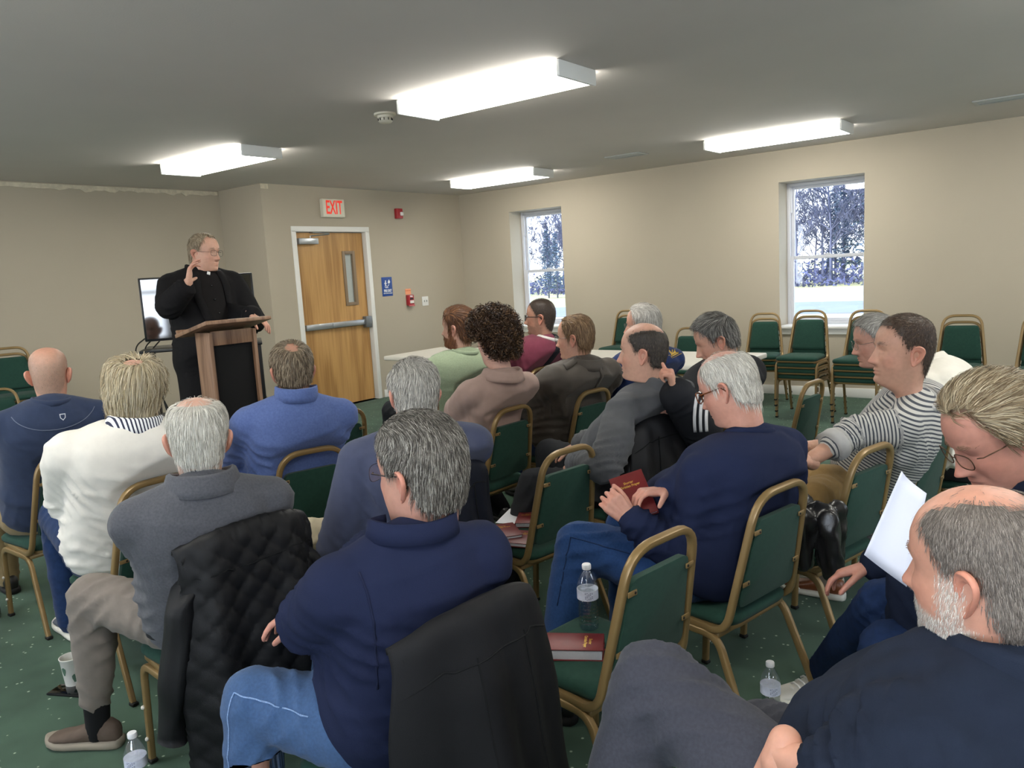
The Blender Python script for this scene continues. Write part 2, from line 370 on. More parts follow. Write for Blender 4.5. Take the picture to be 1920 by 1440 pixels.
flat_poly('running_figure',[disc(-.024,.193,.0105),bar(-.026,.182,-.03,.145,.017),bar(-.024,.176,-.004,.160,.007),bar(-.03,.178,-.048,.160,.007),bar(-.03,.147,-.012,.132,.008),bar(-.012,.132,-.012,.112,.008),bar(-.032,.147,-.038,.112,.009),
  bar(-.035,.108,.02,.108,.006),bar(0,.118,.034,.150,.008)],M_ink,fe)
flat_poly('flame',[[(.03,.158),(.052,.17),(.056,.188),(.046,.196),(.042,.215),(.030,.205),(.016,.186),(.014,.17)]],M_ink,fe)
ps=thing('pull_station','red fire alarm pull station under an orange note','fire alarm',(7.49,YD,1.155))
boxes('housing',[(-.05,.05,-.055,0,0,.14)],M_red,ps,.008)
boxes('handle',[(-.032,.032,-.068,-.05,.028,.065)],mat('pull_handle','#e2dcd6',.4),ps,.004)
boxes('label_plate',[(-.03,.03,-.058,-.054,.075,.098)],mat('black_plate','#1d1c1d',.5),ps)
link('lettering',text_mesh('FIRE',.028,.0006,.0008),M_ink,ps,(0,-.0555,.118),(PI/2,0,0))
boxes('lower_guard',[(-.05,.05,-.062,-.04,-.012,.008)],mat('clear_guard_red','#c76a6a',.2),ps,.003)
on=tag(boxes('paper_note',[(7.437,7.538,YD-.004,YD-.0005,1.30,1.375)],mat('orange_paper','#f0a27a',.8)),'orange paper note stuck on the wall above the pull station','note'); del on['kind']
nl=link('lettering',text_mesh('DO NOT PULL',.015,.0003,.0003),mat('note_ink','#c9552f',.7),on,(7.488,YD-.0048,1.35),(PI/2,0,0))
sp=thing('light_switch','white double light switch plate near the room corner','switch',(7.80,YD,1.13))
boxes('plate',[(-.06,.06,-.007,0,0,.125)],M_white,sp,.002)
for dx in (-.023,.023): boxes('toggle',[(dx-.006,dx+.006,-.017,-.006,.05,.076)],mat('switch_grey','#a5a49e',.5),sp,.002)
# ------------------------------------------------------------------ ceiling fittings
M_fix=mat('white_enamel','#e4e5e2',.35)
M_lens=mat('luminous_lens','#ffffff',.4,emit='#fffdf4',estr=FIX_EMIT)
FL=1.25;FW=.37;FH=.085
def fixture(x,y,label):
    t=thing('ceiling_light',label,'ceiling light',(x,y,ZC),0,'ceiling wrap lights')
    pr=[(-FW/2+.01,-.012),(-FW/2,-.03),(-FW/2+.012,-FH+.012),(-FW/2+.03,-FH),(FW/2-.03,-FH),(FW/2-.012,-FH+.012),(FW/2,-.03),(FW/2-.01,-.012)]
    V,F=sweep([(0,-FL/2+.022,0),(0,FL/2-.022,0)],[(a,b) for a,b in pr],up=(1,0,0))
    V=[Vector((v[0],v[1],-abs(v[2]))) for v in V]
    link('lens',mesh('lens',V,F,False),M_lens,t)
    for s in (-1,1): boxes('end_cap',[(-FW/2-.006,FW/2+.006,s*FL/2-.022 if s>0 else -FL/2,FL/2 if s>0 else -FL/2+.022,-FH-.006,0)],M_fix,t,.008)
    boxes('backing_pan',[(-FW/2+.02,FW/2-.02,-FL/2+.02,FL/2-.02,-.012,0)],M_fix,t)
    return t
fixture(3.88,3.07,'nearest large lit wrap ceiling light, right of the smoke detector')
fixture(7.38,2.56,'lit wrap ceiling light at far right above the right window')
fixture(3.98,6.16,'lit wrap ceiling light at left above the speaker')
fixture(7.38,5.78,'small far lit wrap ceiling light left of the ceiling vent')
for x,y in ((.4,3.07),(.4,6.16),(3.9,-.2),(7.38,-.7),(.4,-.2)): fixture(x,y,'lit wrap ceiling light behind the camera, outside the photograph')
sd=thing('smoke_detector','round white smoke detector on the ceiling beside the nearest light','smoke detector',(3.92,4.04,ZC))
lathe('base',[(.001,0),(.075,0),(.075,-.012),(.068,-.016),(.001,-.016)],24,M_cream,sd)
lathe('sensor_head',[(.055,-.016),(.053,-.03),(.044,-.034),(.044,-.048),(.05,-.05),(.04,-.062),(.001,-.064)],24,M_cream,sd)
for k in range(10):
    a=2*PI*k/10; box_obj('slot_rib',(.048*math.cos(a),.048*math.sin(a),-.041),(.006,.004,.016),M_dark,sd,0,rot=Matrix.Rotation(a,3,'Z'))
M_vent=mat('vent_enamel','#b7b8b4',.5)
def vent(x,y,lx,ly,label):
    t=thing('ceiling_vent',label,'vent',(x,y,ZC))
    boxes('backing',[(-lx/2,lx/2,-ly/2,ly/2,-.003,0)],M_dark,t)
    boxes('frame',[(-lx/2-.03,lx/2+.03,-ly/2-.03,-ly/2,-.012,0),(-lx/2-.03,lx/2+.03,ly/2,ly/2+.03,-.012,0),(-lx/2-.03,-lx/2,-ly/2,ly/2,-.012,0),(lx/2,lx/2+.03,-ly/2,ly/2,-.012,0)],M_vent,t,.003)
    n=max(5,int(lx/.03))
    for i in range(n):
        box_obj('louver',(-lx/2+lx*(i+.5)/n,0,-.008),(.02,ly,.003),M_vent,t,0,rot=Matrix.Rotation(.5 if i<n/2 else -.5,3,'Y'))
vent(7.36,4.10,.16,.34,'square ceiling vent between the two far ceiling lights')
vent(7.45,.80,.16,.34,'ceiling vent at the upper right edge of the photograph')
# ================================================================== CHAIRS
M_gold=mat('gold_enamel','#8a7149',.38,metal=.25,spec=.5,var=.04,vscale=12)
M_green=mat('green_upholstery','#254238',.85,spec=.12,sheen=.06,var=.08,vscale=60,bump=.35,bscale=900,bdist=.001)
M_cap=mat('black_glide','#1a1916',.6)
M_nub=mat('pale_bumper','#cfcac0',.5)
def px_(z): return .185+( .140-.185)*(z-.40)/(.813-.40)
def py_(z): return -.179-.0755*(z-.41)/.4026
TUBE=rrect(.022,.024,.006,2)
def loft_pad(name,rings,mat_,par):
    V=[];F=[];n=len(rings[0])
    for r in rings: V+=r
    for j in range(len(rings)-1):
        for i in range(n): F.append((j*n+i,j*n+(i+1)%n,(j+1)*n+(i+1)%n,(j+1)*n+i))
    F.append(tuple(range(n))[::-1]); F.append(tuple((len(rings)-1)*n+i for i in range(n)))
    me=mesh(name,V,F,True); me.set_sharp_from_angle(angle=math.radians(60)); return link(name,me,mat_,par)
def trap(wb,wt,h,r,n=4):
    """rounded trapezoid outline (u,v), v from 0 to h"""
    P=[Vector((-wb/2,0,0)),Vector((wb/2,0,0)),Vector((wt/2,h,0)),Vector((-wt/2,h,0))]
    out=[]
    for i in range(4):
        a=(P[i-1]-P[i]).normalized(); b=(P[(i+1)%4]-P[i]).normalized(); p0=P[i]+a*r; p1=P[i]+b*r
        for k in range(n+1):
            u=k/n; q=(1-u)**2*p0+2*u*(1-u)*P[i]+u*u*p1; out.append((q.x,q.y))
    return out
def make_chair():
    t=thing('banquet_chair','','chair')
    # back frame: inverted U running down and bending forward under the seat
    def side(s): return [(s*.168,.165,.368),(s*px_(.37),-.165,.368),(s*.140,py_(.813),.813)]
    L=side(-1); R_=side(1)
    path=fillet([L[0],L[1],L[2],R_[2],R_[1],R_[0]],[0,.075,.10,.10,.075,0],7)
    tube('back_frame',path,TUBE,M_gold,t,up=(1,0,0))
    # back panel
    z0,z1=.445,.730
    rings=[]
    for off,ins in ((-.004,.006),(-.002,.0),(.020,.0),(.030,.010),(.034,.03)):
        o=trap(2*(px_(z0)-.024)-2*ins,2*(px_(z1)-.024)-2*ins,(z1-z0)-2*ins,.03)
        rings.append([(u,py_(z0+ins+v)+off+(-.004),z0+ins+v) for u,v in o])
    loft_pad('back_panel',rings,M_green,t)
    for s in (-1,1):
        for z in (.697,.530):
            x=px_(z); y=py_(z)-.012
            bm=bmesh.new(); add_box(bm,(s*(x-.026),y,z),(.036,.004,.015),None,.0018,2)
            tb=link('bracket',bm_mesh('bracket',bm,True),M_gold,t)
            bm=bmesh.new(); bmesh.ops.create_uvsphere(bm,u_segments=8,v_segments=5,radius=.0042)
            for v in bm.verts: v.co=Vector((s*(x-.036)+v.co.x,y-.002+v.co.y*.5,z+v.co.z))
            link('screw',bm_mesh('screw',bm,True),M_cap,tb)
    # seat cushion with gold pan under it
    def outline(ins): return [(u,v-.175+ins) for u,v in trap(.345-2*ins,.385-2*ins,.375-2*ins,.06,5)]
    rings=[[(u,v,.378) for u,v in outline(.006)],[(u,v,.388) for u,v in outline(0)],[(u,v,.402) for u,v in outline(.0)],[(u,v,.412) for u,v in outline(.008)],[(u,v,.419) for u,v in outline(.028)],[(u,v,.424) for u,v in outline(.07)],[(u,v,.426) for u,v in outline(.12)]]
    loft_pad('seat',rings,M_green,t)
    rings=[[(u,v,.362) for u,v in outline(.012)],[(u,v,.366) for u,v in outline(.006)],[(u,v,.378) for u,v in outline(.006)]]
    loft_pad('seat_pan',rings,M_gold,t)
    # two leg frames (front leg, rail, rear leg), rear crossbar
    for s in (-1,1):
        top=[(s*.186,.03,.350)]
        fp=fillet([(s*.186,.02,.350),(s*.186,.165,.350),(s*.188,.186,.012)],[0,.06,0],6)
        rp=fillet([(s*.186,.02,.350),(s*.188,-.135,.350),(s*.206,-.268,.012)],[0,.075,0],6)
        for pth,fr_ in ((fp,1),(rp,0)):
            lg=tube('leg',pth,rrect(.020,.024,.005,2),M_gold,t,up=(1,0,0))
            e=pth[-1]
            bm=bmesh.new(); add_box(bm,(e.x,e.y-(.001 if fr_ else .003),.008),(.026,.03,.016),None,.004,1)
            link('foot_cap',bm_mesh('foot_cap',bm,True),M_cap,lg)
            if fr_:
                for z in (.20,.09):
                    bm=bmesh.new(); bmesh.ops.create_uvsphere(bm,u_segments=8,v_segments=6,radius=.007)
                    for v in bm.verts: v.co+=Vector((s*.200,.176,z))
                    link('bumper',bm_mesh('bumper',bm,True),M_nub,lg)
    V,F=sweep([(-.186,-.128,.352),(.186,-.128,.352)],rrect(.018,.024,.004,2),up=(0,0,1))
    link('crossbar',mesh('crossbar',V,F,True),M_gold,t)
    return t
CH0=make_chair(); _used=[False]
def chair(x,y,yaw,label,z=0,group='green banquet chairs'):
    c=CH0 if not _used[0] else copy_tree(CH0)
    _used[0]=True
    c.location=(x,y,z); c.rotation_euler=(0,0,yaw); tag(c,label,'chair',group); return c
# ================================================================== PEOPLE : library
def sst(a,b,x):
    t=np.clip((x-a)/(b-a+1e-9),0,1); return t*t*(3-2*t)
def lumps(P,scale,seed,oct_=3):
    """cheap smooth pseudo-noise, vectorised, about -1..1"""
    r=np.random.RandomState(seed); out=np.zeros(len(P)); amp=1.0; tot=0
    for o in range(oct_):
        for k in range(4):
            d=r.normal(size=3); d/=np.linalg.norm(d)
            out+=amp*np.sin(P@d*scale*(1+.35*r.rand())*2**o+r.rand()*6.28); tot+=amp*.5
        amp*=.55
    return out/tot*.5
# ---- head -----------------------------------------------------------
RZ=np.array([-.270,-.24,-.20,-.165,-.148,-.136,-.127,-.119,-.105,-.088,-.070,-.045,-.02,0,.02,.05,.08,.100,.113,.120,.1225])
RF=np.array([ .052,.040,.034,.032,.040,.058,.075,.083,.088,.0875,.090,.089,.087,.0865,.090,.090,.078,.060,.038,.018,.002])
RB=np.array([-.110,-.092,-.078,-.073,-.072,-.072,-.073,-.074,-.076,-.080,-.085,-.093,-.100,-.104,-.106,-.104,-.093,-.075,-.052,-.030,-.008])
RW=np.array([ .105,.078,.063,.059,.058,.058,.058,.0585,.060,.063,.0655,.069,.072,.074,.0765,.0785,.073,.060,.042,.022,.003])
EF=np.array([2.0,2.0,2.0,2.0,2.0,1.9,1.75,1.7,1.75,1.9,2.0,2.15,2.3,2.4,2.45,2.4,2.3,2.2,2,2,2])
NU=76
def head_points(fat=0.0,seed=0,nose=1.0,jaw=0.0):
    zs=np.concatenate([np.linspace(-.27,-.155,9)[:-1],np.linspace(-.155,.035,48)[:-1],np.linspace(.035,.10,11)[:-1],[.100,.107,.113,.117,.120,.1218,.1225]])
    yf=np.interp(zs,RZ,RF); yb=np.interp(zs,RZ,RB); hw=np.interp(zs,RZ,RW); ex=np.interp(zs,RZ,EF)
    for _ in range(2):
        for arr in (yf,yb,hw): arr[1:-1]=(arr[:-2]+2*arr[1:-1]+arr[2:])/4
    low=sst(.0,-.06,zs); hw=hw*(1+fat*low); yf=np.where(zs<-.13,yf+fat*.05*sst(-.13,-.16,zs),yf); yb=yb-fat*.03*low
    t=np.linspace(0,2*PI,NU,endpoint=False); a=t-.42*np.sin(t)
    sa,ca=np.sin(a),np.cos(a)
    V=np.zeros((len(zs),NU,3))
    for i,z in enumerate(zs):
        e=ex[i]; n=np.where(ca>0,e,2.15)
        yc=-.012
        r=(np.abs(sa)**n+np.abs(ca)**n)**(-1/n)
        x=hw[i]*sa*r; y=np.where(ca>0,(yf[i]-yc)*ca*r,(yc-yb[i])*ca*r)+yc
        V[i]=np.stack([x,y,np.full(NU,z)],1)
    x,y,z=V[...,0],V[...,1],V[...,2]
    fm=sst(.0,.04,y)
    def g(x0,z0,sx,sz): return np.exp(-((np.abs(x)-x0)/sx)**2-((z-z0)/sz)**2)
    rz=np.array([.035,.014,.004,-.012,-.028,-.038,-.044,-.049,-.054,-.060]); rn=np.array([0,.001,.006,.014,.021,.0265,.028,.022,.008,0])
    N=np.interp(z,rz[::-1],rn[::-1])*nose
    wN=np.interp(z,[-.055,-.042,-.02,.01],[.0125,.0125,.0095,.0075])
    d=N*np.exp(-(x/wN)**2*.9)
    d+=.010*nose*g(.013,-.045,.007,.0065)
    d-=.0095*g(.031,-.001,.0135,.0105); d-=.004*g(.016,.004,.006,.01)
    d+=.0055*g(.026,.021,.019,.0075); d-=.002*g(0,.02,.008,.01)
    d+=.005*g(.045,-.030,.016,.014)
    d+=.0055*g(0,-.0725,.019,.0038)+.006*g(0,-.083,.016,.0042)-.0045*g(0,-.0778,.022,.0022)-.003*g(0,-.0915,.014,.004)
    d+=.006*g(0,-.110,.016,.011)
    d-=.004*g(.033,-.062,.006,.014)       # smile fold
    d-=.0025*g(.040,-.078,.010,.02)
    y=y+d*fm
    # eyelid bulge
    y=y+(.0050*g(.031,.004,.0105,.0032)+.0040*g(.031,-.0075,.0105,.003)+.003*g(.031,-.001,.010,.007))*fm
    V=np.stack([x,y,z],-1)
    return zs,V
def head_mesh(fat=0,nose=1.0):
    zs,V=head_points(fat,0,nose); nr=len(zs); P=V.reshape(-1,3)
    F=[]
    for i in range(nr-1):
        for j in range(NU): F.append((i*NU+j,(i+1)*NU+j,(i+1)*NU+(j+1)%NU,i*NU+(j+1)%NU))
    P=np.vstack([P,[[0,-.004,.1227]]]); top=len(P)-1
    for j in range(NU): F.append(((nr-1)*NU+(j+1)%NU,(nr-1)*NU+j,top))
    return P,F
def ear_mesh(s,size=1.0,flare=25):
    nr,na=9,26; V=[];F=[]
    th=np.linspace(0,2*PI,na,endpoint=False)
    prof_r=np.array([0,.2,.38,.52,.64,.76,.86,.94,1.0]); prof_h=np.array([-.0075,-.0075,-.0055,.0005,.002,.0012,.0050,.0055,.001])
    U=.0185*np.cos(th)*(1+.22*np.sin(th))+.0015*np.sin(2*th); Wv=.0325*np.sin(th)+.001*np.cos(2*th)
    top=[]
    for k,r in enumerate(prof_r):
        h=prof_h[k]*np.ones(na)
        fr=sst(.3,.95,np.cos(th+PI))       # toward the face: no helix
        h=h*(1-.8*fr*(r>.7)); lob=sst(-.6,-.95,np.sin(th)); h=h*(1-.7*lob)
        top.append(np.stack([U*r,Wv*r,h+.006*r],1))
    bot=[np.stack([U*r*.985,Wv*r*.985,np.full(na,.006*r-.0035-.004*(1-r))],1) for r in prof_r]
    A=np.concatenate(top+bot[::-1]); nrr=2*nr
    for i in range(nrr-1):
        for j in range(na): F.append((i*na+j,i*na+(j+1)%na,(i+1)*na+(j+1)%na,(i+1)*na+j))
    f=math.radians(flare); ti=math.radians(12)
    u_=np.array([s*math.sin(f),-math.cos(f),0]); u_/=np.linalg.norm(u_); v_=np.array([s*.12,0,1.0]); v_/=np.linalg.norm(v_)
    n_=np.cross(v_,u_)*s; n_=n_ if n_[0]*s>0 else -n_
    u2=u_*math.cos(ti)+v_*math.sin(ti)*0; 
    A=A*size
    # tilt the ear backwards
    uu=A[:,0]*math.cos(ti)+A[:,1]*math.sin(ti); vv=-A[:,0]*math.sin(ti)+A[:,1]*math.cos(ti)
    P=np.array([s*.0755,-.022,-.014])+uu[:,None]*u_+vv[:,None]*v_+A[:,2:3]*n_
    return P,F
HL_A=np.radians([0,25,45,60,75,88,100,112,125,150,180])
HL_Z=np.array([.083,.082,.066,.040,-.008,-.020,.012,-.030,-.075,-.098,-.102])
def hairline(P,rec=0.0,nape=0.0):
    az=np.abs(np.arctan2(P[:,0],P[:,1]+.012)); z0=np.interp(az,HL_A,HL_Z)
    z0=z0+rec*np.interp(az,np.radians([0,35,60,80]),[.4,1,.5,0])+nape*np.interp(az,np.radians([110,150]),[0,1])
    return z0,az
def bald_mask(P,b):
    """b=(yc,ry,rx,zmin,soft,strength)"""
    yc,ry,rx,zm,soft,stn=b
    q=np.sqrt((P[:,0]/rx)**2+((P[:,1]-yc)/ry)**2)
    return (1-sst(1-soft,1+soft,q))*sst(zm-.012,zm+.012,P[:,2])*stn
def hair_cover(P,st):
    z0,az=hairline(P,st.get('rec',0),st.get('nape',0)); so=st.get('soft',1.0)
    wob=.006*lumps(P,90,5)
    c=sst(-.008*so,.010*so,P[:,2]-z0+wob)
    ear=((P[:,1]+.016)/.026)**2+((P[:,2]+.014)/.036)**2
    c=c*sst(.75,1.15,ear)
    for b in st.get('bald',[]): c=c*(1-bald_mask(P+.004*lumps(P,60,9)[:,None],b))
    return c
def rot(yaw=0,pitch=0,roll=0):
    """yaw about Z (0 faces +Y), pitch>0 looks down, roll>0 tips to own right"""
    return np.array((Matrix.Rotation(yaw,3,'Z')@Matrix.Rotation(-pitch,3,'X')@Matrix.Rotation(roll,3,'Y')))
def cap(p0,r0,p1,r1,n=14,m=5):
    """tapered capsule"""
    p0=np.array(p0,float);p1=np.array(p1,float); ax=p1-p0; L=np.linalg.norm(ax)+1e-9; ax/=L
    x=np.cross(ax,[0,0,1.0]); 
    if np.linalg.norm(x)<.05: x=np.cross(ax,[0,1.0,0])
    x/=np.linalg.norm(x); y=np.cross(ax,x)
    th=np.linspace(0,2*PI,n,endpoint=False); ring=np.cos(th)[:,None]*x+np.sin(th)[:,None]*y
    V=[p0-ax*r0]
    R=[]
    for k in range(1,m+1):
        a=-PI/2+PI/2*k/m; R.append((p0+ax*r0*math.sin(a),r0*math.cos(a)))
    for k in range(m):
        a=PI/2*k/m; R.append((p1+ax*r1*math.sin(a),r1*math.cos(a)))
    V=[(p0-ax*r0)[None]]+[c+ring*r for c,r in R]+[(p1+ax*r1)[None]]
    V=np.vstack(V); F=[]; nr=len(R)
    for j in range(n): F.append((0,1+(j+1)%n,1+j))
    for i in range(nr-1):
        for j in range(n):
            a=1+i*n; F.append((a+j,a+(j+1)%n,a+n+(j+1)%n,a+n+j))
    a=1+(nr-1)*n; last=len(V)-1
    for j in range(n): F.append((a+j,a+(j+1)%n,last))
    return V,F
def ell(c,rad,R=None,n=16,m=10):
    V=[];th=np.linspace(0,2*PI,n,endpoint=False)
    for i in range(1,m):
        ph=-PI/2+PI*i/m
        V.append(np.stack([np.cos(th)*math.cos(ph),np.sin(th)*math.cos(ph),np.full(n,math.sin(ph))],1))
    V=np.vstack([[[0,0,-1]]]+V+[[[0,0,1]]]); V=V*np.array(rad)
    if R is not None: V=V@np.array(R).T
    V=V+np.array(c); F=[]
    for j in range(n): F.append((0,1+(j+1)%n,1+j))
    for i in range(m-2):
        for j in range(n):
            a=1+i*n; F.append((a+j,a+(j+1)%n,a+n+(j+1)%n,a+n+j))
    a=1+(m-2)*n; last=len(V)-1
    for j in range(n): F.append((a+j,a+(j+1)%n,last))
    return V,F
def joinm(parts):
    V=[];F=[];b=0
    for v,f in parts:
        V.append(np.array(v)); F+= [tuple(i+b for i in q) for q in f]; b+=len(v)
    return np.vstack(V),F
def remesh(parts,voxel,smooth=4,fac=.5):
    V,F=joinm(parts); me=bpy.data.meshes.new('tmp'); me.from_pydata(V.tolist(),[],F); me.update()
    o=bpy.data.objects.new('tmp',me); COL.objects.link(o)
    r=o.modifiers.new('r','REMESH'); r.mode='VOXEL'; r.voxel_size=voxel; r.adaptivity=0
    if smooth:
        s=o.modifiers.new('s','SMOOTH'); s.iterations=smooth; s.factor=fac
    dg=bpy.context.evaluated_depsgraph_get(); e=o.evaluated_get(dg); m2=e.to_mesh()
    n=len(m2.vertices); P=np.empty(n*3); m2.vertices.foreach_get('co',P); P=P.reshape(-1,3)
    N=np.empty(n*3); m2.vertices.foreach_get('normal',N); N=N.reshape(-1,3)
    lt=np.empty(len(m2.loops),int); m2.loops.foreach_get('vertex_index',lt)
    ls=np.empty(len(m2.polygons),int); m2.polygons.foreach_get('loop_start',ls); cnt=np.empty(len(m2.polygons),int); m2.polygons.foreach_get('loop_total',cnt)
    F2=[tuple(lt[a:a+c]) for a,c in zip(ls,cnt)]
    e.to_mesh_clear(); bpy.data.objects.remove(o); bpy.data.meshes.remove(me)
    return P,F2,N
def fast_mesh(name,V,F,col=None,attrname='Col',smooth=True,mi=None):
    me=bpy.data.meshes.new(name); me.from_pydata(np.asarray(V,float).tolist(),[],F if isinstance(F,list) else F.tolist())
    if smooth: me.polygons.foreach_set('use_smooth',np.ones(len(me.polygons),bool))
    if col is not None:
        a=me.attributes.new(attrname,'FLOAT_COLOR','POINT'); a.data.foreach_set('color',np.asarray(col,float).reshape(-1))
    if mi is not None: me.polygons.foreach_set('material_index',mi)
    me.update(); return me
# ---- hand -----------------------------------------------------------
FING=[(-.030,.086,.058,.0078),(-.010,.093,.070,.0085),(.011,.092,.066,.0085),(.031,.086,.060,.0085)]  # x, knuckle y, length, r : little..index (right hand, palm -Z)
def hand_parts(side=1,curl=(.5,.5,.5,.5),spread=0.0,thumb=(.6,.35),scale=1.0):
    """hand along +Y from the wrist, palm facing -Z, thumb on +X*side.. returns parts"""
    parts=[]
    def X(p): return np.array([p[0]*side,p[1],p[2]])*scale
    parts.append(cap(X((0,-.02,0)),.026*scale,X((0,.012,0)),.027*scale,10,4))
    for i,(kx,ky,L,r) in enumerate(FING):
        parts.append(cap(X((kx*.55,.008,0)),.0165*scale,X((kx,ky,.002)),.0122*scale,10,4))
        a=curl[i]; p=np.array([kx,ky,.002]); d0=math.atan2(kx,.16)*.5+spread*(i-1.5)*.16
        ang=0
        for seg,fr in enumerate((.46,.30,.24)):
            ang+=a*(.9,1.1,.7)[seg]
            d=np.array([math.sin(d0)*math.cos(ang),math.cos(d0)*math.cos(ang),-math.sin(ang)])
            q=p+d*L*1.12*fr
            parts.append(cap(X(p),r*(1.06-.1*seg)*scale,X(q),r*(.98-.12*seg)*scale,9,4)); p=q
    parts.append(ell(X((0,.045,-.004)),(.036*scale,.042*scale,.014*scale)))
    # thumb from the side of the palm near its base
    o,c=thumb
    p=np.array([.022,.018,-.004]); d=np.array([math.sin(o),math.cos(o),-.25-.3*c]); d/=np.linalg.norm(d)
    for L,r0,r1 in ((.046,.0155,.0112),(.034,.0110,.0098),(.028,.0098,.0078)):
        q=p+d*L; parts.append(cap(X(p),r0*scale,X(q),r1*scale,9,4)); p=q
        d=d+np.array([-.45*c,.25*c,-.25*c]); d/=np.linalg.norm(d)
    return parts
def frame(y,z):
    y=np.array(y,float);y/=np.linalg.norm(y); z=np.array(z,float); z=z-z.dot(y)*y; z/=np.linalg.norm(z); x=np.cross(y,z)
    return np.stack([x,y,z],1)
def ik(S,T,l1,l2,hint):
    S=np.array(S,float);T=np.array(T,float); d=T-S; L=np.linalg.norm(d); u=d/L
    Lc=min(L,(l1+l2)*.995); 
    if L>Lc: T=S+u*Lc; L=Lc
    a=(l1*l1-l2*l2+L*L)/(2*L); h=math.sqrt(max(l1*l1-a*a,1e-6))
    n=np.array(hint,float)-S; n=n-n.dot(u)*u; n/=np.linalg.norm(n)+1e-9
    return S+u*a+n*h,T
# ---- materials ------------------------------------------------------
M_skin=None
def skin_mat():
    global M_skin
    if M_skin: return M_skin
    M_skin=mat('skin',(.6,.35,.25),.48,spec=.35,attr='Col',var=.06,vscale=70,bump=.15,bscale=420,bdist=.001)
    b=M_skin.node_tree.nodes['Principled BSDF']; b.inputs['Subsurface Weight'].default_value=.12
    b.inputs['Subsurface Radius'].default_value=(.008,.003,.0015); b.inputs['Subsurface Scale'].default_value=.6
    return M_skin
def hair_mat(): return mat('hair_strands',(.3,.25,.2),.5,spec=.35,attr='Col')
M_eye=None
# ---- strands --------------------------------------------------------
def tri_sample(P,F,w,n,r):
    """sample n points on quads weighted by area*w(vertex)"""
    F=np.array([f if len(f)==4 else (f[0],f[1],f[2],f[2]) for f in F]); A,B,C,D=(P[F[:,k]] for k in range(4))
    nrm=np.cross(C-A,D-B); ar=np.linalg.norm(nrm,axis=1)/2; nrm/=(2*ar[:,None]+1e-12)
    ww=ar*w[F].mean(1); k=r.choice(len(F),n,p=ww/ww.sum()); u,v=r.rand(n,1),r.rand(n,1)
    p=(A[k]*(1-u)+B[k]*u)*(1-v)+(D[k]*(1-u)+C[k]*u)*v
    return p,nrm[k]
def strands(bvh,P,F,w,st,n,r,lo=.0):
    """flat tapered ribbons that follow the head; returns V,F,col"""
    roots,nr=tri_sample(P,F,w,n,r)
    segs=st.get('segs',5); L=st.get('len',.04); off=st.get('lift',.008); wid=st.get('wid',.0016); flow=st['flow']
    grav=st.get('grav',.3); jit=st.get('jit',.18); V=np.zeros((n,segs+1,2,3)); pal=np.array([lin(c)[:3] for c in st['col']]); mixp=st.get('mix',None)
    ci=r.choice(len(pal),n,p=mixp); colv=pal[ci]*(.8+.4*r.rand(n,1))
    for i in range(n):
        p=Vector(roots[i]); nn=Vector(nr[i]); d=Vector(flow(roots[i])); d=(d-d.dot(nn)*nn)
        if d.length<1e-4: d=Vector((0,-1,-.2))
        d.normalize(); d+=Vector(r.normal(size=3)*jit)
        Li=L*(.65+.6*r.rand()); oi=off*(.35+.65*r.rand()); step=Li/segs; pts=[p+nn*.0005]; ns=[nn]
        for k in range(segs):
            t=(k+1)/segs
            f=Vector(flow(tuple(p))); d=(d*.62+f.normalized()*.38+Vector((0,0,-grav*t*.5)))
            if k==0: d+=nn*st.get('rise',.35)
            d.normalize(); q=p+d*step
            loc,n2,_,dist=bvh.find_nearest(q)
            if loc is not None:
                sd=(q-loc).dot(n2); want=oi*min(1,t*2.2)*(1-.35*max(0,t-.6)) if st.get('tuck',True) else oi*min(1,t*2.2)
                if sd<want: q=loc+n2*want
                elif sd>want*1.6 and st.get('hug',True): q=loc+n2*(want*1.4)
                nn=n2
            pts.append(q); ns.append(nn); p=q
        tw=r.uniform(-.5,.5)
        for k,q in enumerate(pts):
            t=pts[min(k+1,segs)]-pts[max(k-1,0)]; s=t.cross(ns[k])
            if s.length<1e-7: s=Vector((1,0,0))
            s.normalize(); s=(s+ns[k]*tw).normalized()
            ww=wid*(1-.75*(k/segs)**2)*.5*(.7+.6*((i*37)%11)/11)
            V[i,k,0]=q-s*ww; V[i,k,1]=q+s*ww
    idx=np.arange(n)[:,None]*(2*(segs+1))+np.arange(segs)[None]*2
    Fq=np.stack([idx,idx+1,idx+3,idx+2],-1).reshape(-1,4)
    col=np.concatenate([np.repeat(colv,2*(segs+1),0),np.ones((n*2*(segs+1),1))],1)
    return V.reshape(-1,3),Fq.tolist(),col
